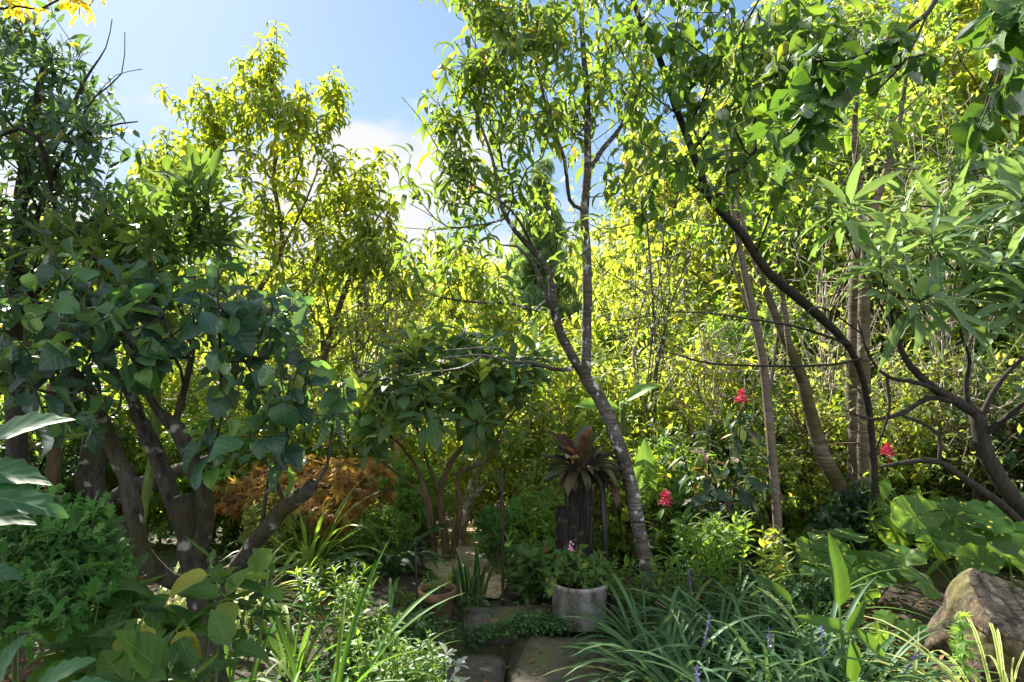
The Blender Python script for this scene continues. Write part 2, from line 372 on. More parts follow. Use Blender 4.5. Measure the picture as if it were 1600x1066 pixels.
def plain_mat(name, c, rough=.6, metal=0, c2=None, sc=20, bump=0, spec=.3):
    m, t, L, out = newmat(name); b = N(t, 'ShaderNodeBsdfPrincipled'); b.inputs['Roughness'].default_value = rough; b.inputs['Metallic'].default_value = metal; b.inputs['Specular IOR Level'].default_value = spec
    tcn = N(t, 'ShaderNodeTexCoord'); no = N(t, 'ShaderNodeTexNoise'); no.inputs['Scale'].default_value = sc; no.inputs['Detail'].default_value = 6; L(tcn.outputs['Object'], no.inputs['Vector'])
    L(ramp(t, [(.35, c), (.65, c2 or c)]).outputs[0], b.inputs['Base Color']); rr = t.nodes[-1]; L(no.outputs['Fac'], rr.inputs[0])
    if bump:
        bp = N(t, 'ShaderNodeBump'); bp.inputs['Strength'].default_value = bump; bp.inputs['Distance'].default_value = .01; L(no.outputs['Fac'], bp.inputs['Height']); L(bp.outputs[0], b.inputs['Normal'])
    L(b.outputs[0], out.inputs[0]); return m
YG = (.42, .50, .02)
M = {}
M['peach'] = leaf_mat('peach_leaf', [(0, (.030, .075, .022)), (.55, (.045, .10, .022)), (.88, (.075, .13, .02)), (.97, (.25, .22, .02)), (1, (.30, .10, .02))], YG, .45, .38, .4, (.12, .17, .05), .09)
M['peachfar'] = leaf_mat('peach_leaf_bright', [(0, (.040, .085, .018)), (.6, (.065, .12, .018)), (.92, (.12, .16, .018)), (1, (.30, .24, .02))], (.70, .68, .02), .56, .4, .3)
M['quince'] = leaf_mat('quince_leaf', [(0, (.010, .036, .030)), (.55, (.018, .058, .040)), (.86, (.045, .12, .04)), (.96, (.12, .22, .04)), (1, (.25, .24, .04))], (.25, .42, .03), .34, .28, .6, (.06, .12, .06), .03, side=7, spots=(70, .07, (.08, .05, .02)))
M['laurel'] = leaf_mat('laurel_leaf', [(0, (.018, .05, .038)), (.7, (.03, .075, .045)), (.95, (.05, .09, .03)), (1, (.35, .28, .03))], (.25, .38, .02), .34, .3, .55, (.06, .10, .05), .06)
M['olive'] = leaf_mat('lance_leaf', [(0, (.03, .07, .018)), (.8, (.06, .12, .024)), (1, (.08, .12, .03))], (.3, .4, .02), .38, .35, .5, (.08, .12, .04), .07)
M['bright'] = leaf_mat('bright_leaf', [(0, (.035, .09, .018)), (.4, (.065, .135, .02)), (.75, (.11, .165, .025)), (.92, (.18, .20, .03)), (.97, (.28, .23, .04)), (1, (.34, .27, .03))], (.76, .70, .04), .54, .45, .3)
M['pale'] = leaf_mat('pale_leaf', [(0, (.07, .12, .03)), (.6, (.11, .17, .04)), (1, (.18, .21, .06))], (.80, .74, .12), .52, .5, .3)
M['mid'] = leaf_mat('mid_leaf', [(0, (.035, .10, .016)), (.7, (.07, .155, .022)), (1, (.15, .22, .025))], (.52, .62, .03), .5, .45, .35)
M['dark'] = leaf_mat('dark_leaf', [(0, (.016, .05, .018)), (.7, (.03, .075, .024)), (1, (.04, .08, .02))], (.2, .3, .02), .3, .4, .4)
M['conifer'] = leaf_mat('conifer_spray', [(0, (.05, .10, .04)), (.7, (.07, .14, .05)), (1, (.10, .17, .05))], (.45, .55, .10), .42, .5, .3)
M['echium'] = leaf_mat('grey_green_leaf', [(0, (.045, .095, .042)), (.7, (.07, .14, .055)), (1, (.13, .2, .08))], (.4, .5, .08), .35, .42, .4, (.16, .22, .12), .06, side=0)
M['plum'] = leaf_mat('broad_leaf', [(0, (.022, .065, .014)), (.6, (.035, .09, .016)), (.9, (.06, .13, .02)), (1, (.18, .19, .02))], (.42, .58, .02), .38, .45, .3, (.07, .12, .03), .04, side=8, spots=(50, .13, (.13, .10, .02)))
M['apple'] = leaf_mat('apple_leaf', [(0, (.018, .055, .012)), (.7, (.028, .08, .016)), (1, (.05, .11, .02))], (.3, .5, .02), .26, .5, .2, (.06, .11, .03), .03, side=7, spots=(60, .13, (.12, .07, .02)))
M['loquat'] = leaf_mat('loquat_leaf', [(0, (.03, .08, .028)), (.8, (.05, .115, .034)), (1, (.07, .12, .03))], (.35, .45, .03), .33, .33, .5, (.08, .13, .05), .05, side=10)
M['newleaf'] = leaf_mat('new_leaf', [(0, (.16, .25, .04)), (1, (.30, .36, .06))], (.6, .65, .06), .45, .4, .4, (.3, .35, .1), .06, side=10)
M['maple'] = leaf_mat('maple_leaf', [(0, (.09, .045, .02)), (.3, (.25, .12, .035)), (.6, (.36, .21, .05)), (.8, (.26, .22, .05)), (1, (.09, .13, .03))], (.75, .45, .08), .46, .5, .3)
M['hydra'] = leaf_mat('hydrangea_leaf', [(0, (.022, .065, .014)), (.7, (.045, .105, .02)), (.95, (.08, .14, .02)), (1, (.2, .19, .03))], (.3, .5, .03), .36, .38, .42, (.10, .17, .05), .035, side=7, spots=(60, .08, (.05, .035, .012)))
M['chrys'] = leaf_mat('chrysanthemum_leaf', [(0, (.035, .115, .025)), (.8, (.055, .155, .035)), (1, (.10, .20, .04))], (.2, .45, .05), .36, .5, .3)
M['fig'] = leaf_mat('fig_leaf', [(0, (.018, .07, .032)), (1, (.03, .095, .04))], (.25, .5, .06), .36, .45, .4, (.10, .20, .08), .025, side=6)
M['strap'] = leaf_mat('daylily_leaf', [(0, (.03, .09, .014)), (.85, (.05, .13, .02)), (.95, (.12, .16, .03)), (1, (.25, .17, .06))], (.3, .5, .03), .34, .42, .22, (.09, .2, .05), .1)
M['liriope'] = leaf_mat('liriope_leaf', [(0, (.028, .075, .034)), (.8, (.048, .11, .045)), (.96, (.07, .14, .05)), (1, (.2, .2, .07))], (.25, .42, .06), .28, .4, .3, (.09, .16, .08), .12)
M['sedge'] = leaf_mat('sedge_leaf', [(0, (.30, .34, .10)), (.6, (.42, .44, .16)), (1, (.50, .50, .24))], (.7, .7, .25), .35, .4, .4, (.10, .18, .04), .4)
M['ligu'] = leaf_mat('leopard_leaf', [(0, (.022, .07, .012)), (.8, (.045, .11, .018)), (1, (.10, .16, .03))], (.45, .62, .03), .42, .35, .4, None, radial=14.13, spots=(26, .30, (.42, .45, .05)))
M['brom'] = leaf_mat('bromeliad_leaf', [(0, (.026, .013, .010)), (.3, (.042, .02, .015)), (.5, (.05, .042, .024)), (1, (.06, .09, .045))], (.12, .02, .015), .2, .3, .55)
M['cloak'] = leaf_mat('cloak_leaf', [(0, (.012, .035, .022)), (.6, (.02, .05, .028)), (.8, (.045, .02, .016)), (1, (.20, .10, .01))], (.15, .2, .03), .28, .35, .45, (.04, .07, .04), .05, side=9)
M['banana'] = leaf_mat('banana_leaf', [(0, (.07, .17, .025)), (1, (.10, .2, .04))], (.4, .55, .05), .32, .4, .4, (.3, .4, .12), .05, side=16)
M['snake'] = leaf_mat('sword_leaf', [(0, (.008, .035, .012)), (1, (.016, .055, .018))], (.1, .25, .03), .2, .3, .5, None, stripe=(.8, (.22, .24, .05)))
M['silver'] = leaf_mat('silver_leaf', [(0, (.34, .40, .36)), (1, (.5, .55, .5))], (.5, .55, .45), .2, .7, .1, (.6, .65, .6), .06)
M['cover'] = leaf_mat('cover_leaf', [(0, (.022, .06, .022)), (.8, (.04, .095, .034)), (1, (.10, .16, .06))], (.25, .4, .05), .3, .5, .2)
M['fern'] = leaf_mat('fern_leaf', [(0, (.06, .15, .025)), (1, (.12, .22, .035))], (.5, .65, .05), .45, .5, .3)
M['yellow'] = leaf_mat('yellow_leaf', [(0, (.35, .30, .02)), (.7, (.45, .34, .03)), (1, (.2, .25, .02))], (.9, .75, .05), .5, .45, .3)
M['clivia'] = leaf_mat('clivia_leaf', [(0, (.07, .16, .02)), (1, (.14, .24, .03))], (.5, .62, .05), .42, .35, .45, (.2, .3, .08), .1)
M['ivy'] = leaf_mat('ivy_leaf', [(0, (.010, .032, .014)), (.8, (.018, .05, .018)), (1, (.04, .08, .02))], (.15, .25, .03), .28, .3, .55)
M['red'] = leaf_mat('red_petal', [(0, (.28, .004, .04)), (.8, (.46, .02, .09)), (1, (.6, .12, .2))], (.5, .02, .1), .15, .5, .3)
M['pink'] = leaf_mat('pink_petal', [(0, (.55, .22, .55)), (1, (.72, .38, .70))], (.7, .35, .7), .35, .5, .3)
M['violet'] = leaf_mat('violet_bud', [(0, (.10, .05, .35)), (1, (.2, .12, .5))], (.2, .1, .5), .3, .5, .3)
M['litter'] = leaf_mat('dry_leaf', [(0, (.05, .022, .010)), (.5, (.11, .05, .02)), (.85, (.22, .11, .04)), (1, (.30, .20, .08))], (.3, .15, .04), .2, .6, .2)
M['bark_quince'] = bark_mat('quince_bark', (.013, .012, .011), (.085, .078, .068), (.26, .28, .26), 15, .61, moss=(.045, .04, .012), bump=1, dist=.03, sc=(38, 38, 12))
M['bark_peach'] = bark_mat('peach_bark', (.012, .010, .009), (.15, .14, .13), (.38, .40, .40), 24, .58, band=True, moss=(.035, .03, .018), bump=.5)
M['bark_twig'] = bark_mat('dark_twig_bark', (.010, .009, .008), (.045, .040, .034), sc=(60, 60, 15))
M['bark_brown'] = bark_mat('brown_bark', (.035, .024, .014), (.14, .095, .055), moss=(.05, .05, .012))
M['bark_cherry'] = bark_mat('cherry_bark', (.035, .026, .02), (.19, .155, .12), None, band=True, moss=(.05, .05, .015), bump=.9)
M['bark_slim'] = bark_mat('slim_grey_bark', (.07, .055, .045), (.17, .145, .125), None, band=True, bump=.2, moss=(.12, .10, .06))
M['bark_pale'] = bark_mat('pale_bark', (.08, .06, .04), (.36, .31, .24), (.45, .45, .4), 16, .55)
M['bark_gold'] = bark_mat('golden_bark', (.12, .08, .03), (.30, .21, .08), None, band=True, bump=.3)
M['bark_green'] = bark_mat('green_stem', (.05, .08, .02), (.10, .15, .04), bump=.1)
M['stem'] = bark_mat('leaf_stem', (.06, .13, .025), (.11, .19, .04), bump=.05, rough=.5)
M['char'] = bark_mat('weathered_black_trunk', (.002, .002, .002), (.075, .068, .062), (.17, .14, .10), 26, .6, sc=(90, 90, 6), bump=1, dist=.05, rough=.55)
# ------------------------------------------------------------------ the setting
import bmesh
from mathutils import noise as mn
def sstep(a, b, t): t = np.clip((t-a)/(b-a), 0, 1); return t*t*(3-2*t)
def gh(x, y):
    x = np.asarray(x, float); y = np.asarray(y, float)
    dip = sstep(-.52, -.44, x)*(1-sstep(-.04, .02, x))*sstep(1.2, 1.4, y)*(1-sstep(3.5, 3.58, y))
    return gz(x, y)-.16*dip-.03
xs = np.unique(np.concatenate([np.linspace(-2.5, 2.5, 64), np.linspace(-12, 12, 60), np.linspace(-60, 60, 40), np.linspace(-500, 500, 30)]))
ys = np.unique(np.concatenate([np.linspace(1, 5.5, 60), np.linspace(-6, 20, 60), np.linspace(-60, 110, 50), np.linspace(-500, 700, 30)]))
XX, YY = np.meshgrid(xs, ys); ZZ = gh(XX, YY); ZZ += .02*np.sin(XX*7.1+YY*3)*np.cos(YY*5.7-XX)*((YY > 3.9) | (np.abs(XX) > 1.1))
gV = np.stack([XX, YY, ZZ], -1).reshape(-1, 3); nx = len(xs)
ii = np.arange(len(ys)-1)[:, None]*nx; jj = np.arange(nx-1)[None]
g = Geo(); g.add(gV, np.stack([ii+jj, ii+jj+1, ii+nx+jj+1, ii+nx+jj], -1).reshape(-1, 4))
m, t, L, out = newmat('soil'); tcn = N(t, 'ShaderNodeTexCoord'); no = N(t, 'ShaderNodeTexNoise'); no.inputs['Scale'].default_value = 9; no.inputs['Detail'].default_value = 10; no.inputs['Roughness'].default_value = .7
L(tcn.outputs['Object'], no.inputs['Vector']); n2 = N(t, 'ShaderNodeTexNoise'); n2.inputs['Scale'].default_value = .5; n2.inputs['Detail'].default_value = 6; L(tcn.outputs['Object'], n2.inputs['Vector'])
r1 = ramp(t, [(.35, (.014, .010, .007)), (.55, (.04, .028, .018)), (.72, (.09, .065, .04))]); L(no.outputs['Fac'], r1.inputs[0])
r2 = ramp(t, [(.45, (.03, .05, .012)), (.6, (.05, .09, .018))]); L(no.outputs['Fac'], r2.inputs[0])
L2 = mixc(t, mth(t, 'MULTIPLY', mth(t, 'SUBTRACT', n2.outputs['Fac'], .5), 6, True), r1.outputs[0], r2.outputs[0])
b = N(t, 'ShaderNodeBsdfPrincipled'); b.inputs['Roughness'].default_value = .95; L(L2, b.inputs['Base Color']); bp = N(t, 'ShaderNodeBump'); bp.inputs['Strength'].default_value = .9; bp.inputs['Distance'].default_value = .04
L(no.outputs['Fac'], bp.inputs['Height']); L(bp.outputs[0], b.inputs['Normal']); L(b.outputs[0], out.inputs[0]); M['soil'] = m
tag(g.build('ground', M['soil']), kind='structure')
M['path'] = plain_mat('sandy_path', (.20, .15, .09), .95, c2=(.42, .34, .23), sc=25, bump=.6)
pp = smooth_path(np.array([[-.28, 4.0, 0, 0], [-.36, 5, 0, 0], [-.52, 6.3, 0, 0], [-.35, 8.4, 0, 0], [.6, 11, 0, 0], [1.2, 15, 0, 0]]), .15)[:, :2]
g = Geo(); tt = np.gradient(pp, axis=0); tt = nrm(tt); nn = np.stack([-tt[:, 1], tt[:, 0]], -1); row = []
for k in np.linspace(-1, 1, 7):
    q = pp+nn*k*(.24+.05*np.sin(pp[:, 1:2]*5+k*2)); zz = gh(q[:, 0], q[:, 1])+.012+.02*np.sin(q[:, 0]*7.1+q[:, 1]*3)*np.cos(q[:, 1]*5.7-q[:, 0])+.01*(1-k*k); row.append(np.column_stack([q, zz]))
rV = np.stack(row, 1).reshape(-1, 3); i_ = np.arange(len(pp)-1)[:, None]*7; j_ = np.arange(6)[None]
g.add(rV, np.stack([i_+j_, i_+j_+1, i_+7+j_+1, i_+7+j_], -1).reshape(-1, 4)); tag(g.build('path', M['path']), kind='structure')

def stone(name, c, size, mat, label, cat, seed=0, rot=0, rough=.02, cuts=7, bev=.02, poly=None, kind=None, group=None):
    bm = bmesh.new()
    if poly is None:
        bmesh.ops.create_cube(bm, size=1); bmesh.ops.scale(bm, vec=size, verts=bm.verts)
    else:
        zt, zb = size; v1 = [bm.verts.new((x-c[0], y-c[1], zt-c[2])) for x, y in poly]; v0 = [bm.verts.new((x-c[0], y-c[1], zb-c[2])) for x, y in poly]
        bm.faces.new(v1); bm.faces.new(v0[::-1]); n = len(poly)
        for k in range(n): bm.faces.new((v0[k], v0[(k+1) % n], v1[(k+1) % n], v1[k]))
        bmesh.ops.recalc_face_normals(bm, faces=bm.faces)
    bmesh.ops.bevel(bm, geom=bm.edges[:], offset=bev, segments=2, affect='EDGES')
    bmesh.ops.triangulate(bm, faces=[f for f in bm.faces if len(f.verts) > 4])
    for _ in range(3):
        bmesh.ops.subdivide_edges(bm, edges=[e for e in bm.edges if e.calc_length() > .05], cuts=1, use_grid_fill=True)
    for v in bm.verts:
        p = v.co*3.5+Vector((seed, 0, 0)); q = v.co*16+Vector((0, seed, 0))
        v.co += Vector((mn.noise(p), mn.noise(p+Vector((9, 3, 1))), mn.noise(p+Vector((1, 7, 5)))*.6))*rough+Vector((mn.noise(q), mn.noise(q+Vector((3, 3, 3))), mn.noise(q+Vector((5, 1, 2)))))*rough*.3
    for f in bm.faces: f.smooth = True
    me = bpy.data.meshes.new(name); bm.to_mesh(me); bm.free(); me.materials.append(mat); o = bpy.data.objects.new(name, me); C.objects.link(o); o.location = c; o.rotation_euler.z = rot
    return tag(o, label, cat, group, kind)
def stone_mat(name, c1, c2, moss, mth_=.5, wet=None):
    m, t, L, out = newmat(name); tcn = N(t, 'ShaderNodeTexCoord'); no = N(t, 'ShaderNodeTexNoise'); no.inputs['Scale'].default_value = 28; no.inputs['Detail'].default_value = 10; no.inputs['Roughness'].default_value = .7; L(tcn.outputs['Object'], no.inputs[0])
    n2 = N(t, 'ShaderNodeTexNoise'); n2.inputs['Scale'].default_value = 5; n2.inputs['Detail'].default_value = 7; L(tcn.outputs['Object'], n2.inputs[0])
    r = ramp(t, [(.3, c1), (.62, c2), (.75, tuple(min(1, x*1.9) for x in c2))]); L(no.outputs['Fac'], r.inputs[0]); ge = N(t, 'ShaderNodeNewGeometry'); s = N(t, 'ShaderNodeSeparateXYZ'); L(ge.outputs['Normal'], s.inputs[0])
    f = mth(t, 'MULTIPLY', mth(t, 'SUBTRACT', n2.outputs['Fac'], mth_), 8, True); f = mth(t, 'MULTIPLY', f, mth(t, 'ADD', s.outputs['Z'], .3, True), True)
    col = mixc(t, f, r.outputs[0], moss); b = N(t, 'ShaderNodeBsdfPrincipled'); L(col, b.inputs['Base Color']); b.inputs['Roughness'].default_value = .85
    if wet: L(mth(t, 'SUBTRACT', .9, mth(t, 'MULTIPLY', mth(t, 'SUBTRACT', n2.outputs['Fac'], wet), 9, True)), b.inputs['Roughness'])
    bp = N(t, 'ShaderNodeBump'); bp.inputs['Strength'].default_value = .7; bp.inputs['Distance'].default_value = .012; L(no.outputs['Fac'], bp.inputs['Height']); L(bp.outputs[0], b.inputs['Normal']); L(b.outputs[0], out.inputs[0]); return m
M['slab'] = stone_mat('slab_stone', (.03, .026, .018), (.095, .08, .052), (.07, .075, .025), .52)
M['wet'] = stone_mat('wet_stone', (.03, .028, .024), (.09, .08, .065), (.05, .055, .02), .6, wet=.5)
M['mossy'] = stone_mat('mossy_stone', (.02, .018, .018), (.07, .065, .06), (.10, .085, .015), .40)
stone('stone_slab', (.33, 2.7, -.06), (.0, -.13), M['slab'], 'large brown paving slab with worn left corner in front of the round pot', 'stone slab', 3, poly=[(.085, 3.50), (-.03, 2.95), (-.10, 1.9), (.60, 1.9), (.72, 2.9), (.60, 3.42)], rough=.012, bev=.012)
stone('stone_slab', (-.25, 3.0, -.14), (-.10, -.19), M['wet'], 'dark wet lower slab left of the brown slab', 'stone slab', 8, poly=[(-.44, 3.48), (-.46, 1.9), (-.125, 1.9), (-.055, 2.95), (-.03, 3.49)], rough=.014, bev=.012)
stone('edging_stone', (-.02, 3.68, -.04), (.47, .24, .15), M['mossy'], 'long mossy stone edging with rusty brown top behind the wet slab', 'stone', 5, rot=-.04, rough=.035, bev=.03)
stone('edging_stone', (.36, 3.74, -.03), (.25, .2, .12), M['mossy'], 'short mossy stone left of the round pot rim, among creepers', 'stone', 15, rot=.2, rough=.035, bev=.03)
stone('edging_stone', (-.78, 3.72, -.03), (.36, .18, .1), M['slab'], 'pale flat stone left of the terracotta pot', 'stone', 29, rot=.1, rough=.03, bev=.03)

# ------------------------------------------------------------------ tree builders
TP = {}
TP['peach'] = [leaf_tpl('lance', .24, 6, 1, .5, c, .06, wave=.03, twist=tw, ph=p) for c, tw, p in ((1.6, .3, 0), (1.1, -.4, 2), (2.2, .2, 4), (2.6, .5, 1))]
TP['peachfar'] = [leaf_tpl('lance', .30, 4, 1, .4, c, .0, twist=tw) for c, tw in ((1.6, .3), (1.1, -.5), (2.3, .2))]
TP['quince'] = [leaf_tpl('ovate', w_, 7, 2, f_, c, .14, wave=.075, ph=p, twist=tw) for c, p, w_, f_, tw in ((.5, 0, .72, .2, .2), (1.1, 2, .64, .45, -.4), (.15, 4, .76, .3, .3), (-.5, 1, .6, .5, -.2), (1.7, 3, .7, .15, .5), (.9, 5, .5, .7, .1))]
TP['laurel'] = [leaf_tpl('lance', .33, 4, 1, .25, c, .06, wave=.02, ph=p) for c, p in ((.3, 0), (.7, 2), (-.2, 4))]
TP['long'] = [leaf_tpl('lance', .175, 6, 1, .3, c, .03, wave=.02, ph=p, twist=tw) for c, p, tw in ((.4, 0, .2), (.8, 2, -.3), (1.3, 4, .3), (-.1, 3, 0))]
TP['plum'] = [leaf_tpl('ovate', .46, 6, 2, .35, c, .12, wave=.06, ph=p, twist=(p-2)*.15) for c, p in ((.5, 0), (.9, 2), (.2, 4), (1.3, 3))]
TP['small'] = [leaf_tpl('ovate', .5, 2, 1, .2, c, 0) for c in (.3, .8)]
TP['mid'] = [leaf_tpl('ovate', .42, 3, 1, .3, c, .0, twist=tw) for c, tw in ((.4, .3), (1.0, -.3), (1.5, .2))]
TP['rh'] = [rhomb(.45), rhomb(.6, .2)]
TP['spr'] = [sprig([(0, .1, 0, .8, -.2, .5), (0, .2, 0, -.9, .1, .5), (0, .45, 0, .7, .2, .48), (0, .55, 0, -.7, -.3, .46), (0, .6, 0, 0, -.1, .45)], W=.5)]
TP['fernf'] = [sprig([(0, k*.09, -.02*k*k*.1, s*(1.25-.02*k), -.2, .34*math.sin(math.pi*(.15+.8*k/11))) for k in range(1, 11) for s in (-1, 1)], W=.3)]
TP['palm'] = [sprig([(0, .05, 0, a, -.25, l) for a, l in ((0, .95), (.55, .85), (-.55, .85), (1.1, .65), (-1.1, .65), (1.7, .4), (-1.7, .4))], W=.22)]
TP['chrys'] = [sprig([(0, .25, 0, .9, .2, .38), (0, .25, 0, -.9, -.1, .38), (0, .5, 0, .75, -.2, .4), (0, .5, 0, -.75, .2, .4), (0, .55, 0, .25, 0, .45), (0, .55, 0, -.3, .1, .42), (0, 0, 0, 0, 0, .75)], W=.5)]
TP['strap'] = [leaf_tpl('strap', .038, 12, 1, .5, c, 0, twist=tw, c0=.0) for c, tw in ((1.2, .2), (1.9, -.3), (2.5, .2), (.7, .3), (3.0, .1))]
TP['lir'] = [leaf_tpl('strap', .036, 8, 1, .4, c, 0, twist=tw) for c, tw in ((1.6, .2), (2.2, -.3), (2.7, .4), (1.1, .3))]
TP['sedge'] = [leaf_tpl('strap', .012, 9, 1, .1, c, 0) for c in (2.0, 2.8, 3.3)]
TP['bromel'] = [leaf_tpl('strap', .25, 6, 1, .5, c, 0, twist=tw) for c, tw in ((.7, .1), (1.2, -.2), (.3, .2), (1.7, .1))]
TP['sword'] = [leaf_tpl('strap', .13, 5, 1, .3, c, 0, twist=tw) for c, tw in ((.1, .4), (-.1, -.5), (.25, 1.0))]
TP['hyd'] = [leaf_tpl('ovate', .56, 14, 2, .28, c, .07, wave=.03, ph=p, tooth=.035) for c, p in ((.5, 0), (.9, 2), (.1, 4), (-.3, 1))]
TP['fig'] = [leaf_tpl('lance', .34, 12, 2, .2, c, .06, wave=.04, ph=p, tooth=.12) for c, p in ((.3, 0), (.6, 2))]
TP['loq'] = [leaf_tpl('obov', .29, 6, 1, .25, c, .04, wave=.02, ph=p) for c, p in ((.5, 0), (.9, 2), (.2, 4), (1.3, 1))]
TP['disc'] = [disc_tpl(36, 5, .06, c, p, .10, .055) for c, p in ((.06, 0), (-.12, 2), (.1, 4), (-.05, 1))]
TP['bract'] = [leaf_tpl('lance', .4, 3, 1, .3, .4, 0)]
TP['ban'] = [leaf_tpl('lance', .34, 18, 2, .3, c, .08, wave=.04, ph=p, tooth=.05) for c, p in ((.5, 0), (.9, 2))]
def base_of(mains): return np.array(mains[0][0][:3])
def tree(name, label, cat, mains, targets, bark, leafmat, tpls, rng, n=10, Lg=.2, size=.1, spread=1.0, droop=.3, gk=None, group=None, node=0, extra=None, local=False, upn=1.0, sj=.25, parts=('trunk', 'crown'), dj=.14):
    b_ = np.array(mains[0][0], float); zg = float(gh(b_[0], b_[1]))
    if b_[2] > zg+.01: mains = [np.vstack([[b_[0], b_[1], zg-.06, b_[3]*1.15], mains[0]])]+list(mains[1:])     # every trunk reaches the soil
    root = empty(name, base_of(mains), label, cat, group)
    gk = gk or {}
    wg, T, D, NP, ND = grow(mains, targets, rng, **gk)
    wg.build(parts[0], bark, root)
    lg = Geo(); mats = [leafmat]
    shoots(lg, tpls, T, D, n, Lg, size, rng, spread, droop, sj=sj, upn=upn, dj=dj)
    if node and NP is not None and len(NP):
        k = rng.random(len(NP)) < .8; shoots(lg, tpls, NP[k], ND[k], node, .08, size*.9, rng, spread, droop, sj=sj, upn=upn, dj=dj)
    if extra: mats += extra(lg, T, D) or []
    if lg.n: lg.build(parts[1], mats, root)
    return root
def dup(root, loc, rz=0, sc=1.0, label=None, group=None):
    r = root.copy(); C.objects.link(r); r.location = loc; r.rotation_euler = (0, 0, rz); r.scale = (sc,)*3
    if label: r['label'] = label
    if group: r['group'] = group
    for ch in root.children:
        c = ch.copy(); C.objects.link(c); c.parent = r
        for g_ in ch.children: d = g_.copy(); C.objects.link(d); d.parent = c
    return r
def place(root, loc, rz=0, sc=1.0): root.location = loc; root.rotation_euler = (0, 0, rz); root.scale = (sc,)*3
# ------------------------------------------------------------------ trees beyond the garden: a few kinds, copied one by one
def bg_tree(name, label, cat, seed, h, cw, mat, bark, tpl, ntips, nl, size, zlo=.25, trunk_r=.07, droop=.3, group=None, nlimb=6, Lg=.3, spread=1.1, lean=.0, conic=False, sides=(6, 4, 3), up=.45, shoot=.25, weep=0):
    rng = np.random.default_rng(seed); rz = np.array
    top = h*.8; tr = [[0, 0, 0, trunk_r], [rng.normal(0, .06)*h*.3, rng.normal(0, .1), top*.35, trunk_r*.8], [lean*h*.5+rng.normal(0, .1), rng.normal(0, .1), top*.7, trunk_r*.5], [lean*h+rng.normal(0, .1), rng.normal(0, .1), top, trunk_r*.25]]
    mains = [rz(tr)]; T = []
    for k in range(nlimb):
        f = zlo*.7+(.85-zlo*.7)*k/nlimb; az = k*2.4+rng.uniform(-.4, .4); z0 = top*f; rr = cw*(1-.45*f if not conic else 1.05-f)*rng.uniform(.55, .85)
        b = np.array([lean*h*f, 0, z0]); e = b+np.array([math.cos(az)*rr, math.sin(az)*rr, rr*(.7 if not conic else -.1)])
        mains.append(rz([[*b, trunk_r*.5*(1-f*.5)], [*((b+e)/2+[0, 0, -.05*rr]), trunk_r*.32], [*e, trunk_r*.15]]))
    for k in range(9 if not conic else 16):
        f = k/(9 if not conic else 16); z = h*(zlo+(1-zlo)*f*.92); R_ = cw*(math.sin(math.pi*min(1, (.22+.72*f)))**.8 if not conic else (1.02-f)); a = k*2.399; o = R_*.45
        c = np.array([math.cos(a)*o+lean*h*f, math.sin(a)*o, z]); v = nrm(rng.normal(size=(ntips//(9 if not conic else 16), 3)))*rng.random((ntips//(9 if not conic else 16), 1))**.4
        T.append(c+v*np.array([R_*.62, R_*.62, h*.14]))
    T = np.concatenate(T); T[:, 2] = np.maximum(T[:, 2], .15)
    return tree(name, label, cat, mains, T, bark, mat, tpl, rng, nl, Lg, size, spread, droop, gk=dict(bf=.35, step=.3, r0=.004, sides=sides, shoot=shoot, up=up), group=group)
GB = 'bright trees in the wood behind the garden'
def put(protos, spots, group, fmt):
    used = set()
    for i, (px, d, rz, sc, ki, txt) in enumerate(spots):
        x = (px-800)/1067*d; z = float(gh(x, d))-.05; root = protos[ki]
        if ki in used: o = dup(root, (x, d, z), rz, sc)
        else: place(root, (x, d, z), rz, sc); o = root; used.add(ki)
        o['label'] = fmt % txt
        o['group'] = group
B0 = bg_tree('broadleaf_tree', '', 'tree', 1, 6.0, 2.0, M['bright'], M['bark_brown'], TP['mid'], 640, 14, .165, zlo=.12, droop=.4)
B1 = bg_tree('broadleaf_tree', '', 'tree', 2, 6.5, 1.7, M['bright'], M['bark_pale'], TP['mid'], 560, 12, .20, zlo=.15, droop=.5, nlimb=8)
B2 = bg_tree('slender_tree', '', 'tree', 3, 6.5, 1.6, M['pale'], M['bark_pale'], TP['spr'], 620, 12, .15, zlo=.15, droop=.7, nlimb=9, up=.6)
B3 = bg_tree('broadleaf_tree', '', 'tree', 4, 4.5, 1.9, M['mid'], M['bark_brown'], TP['mid'], 700, 13, .14, zlo=.1, droop=.3)
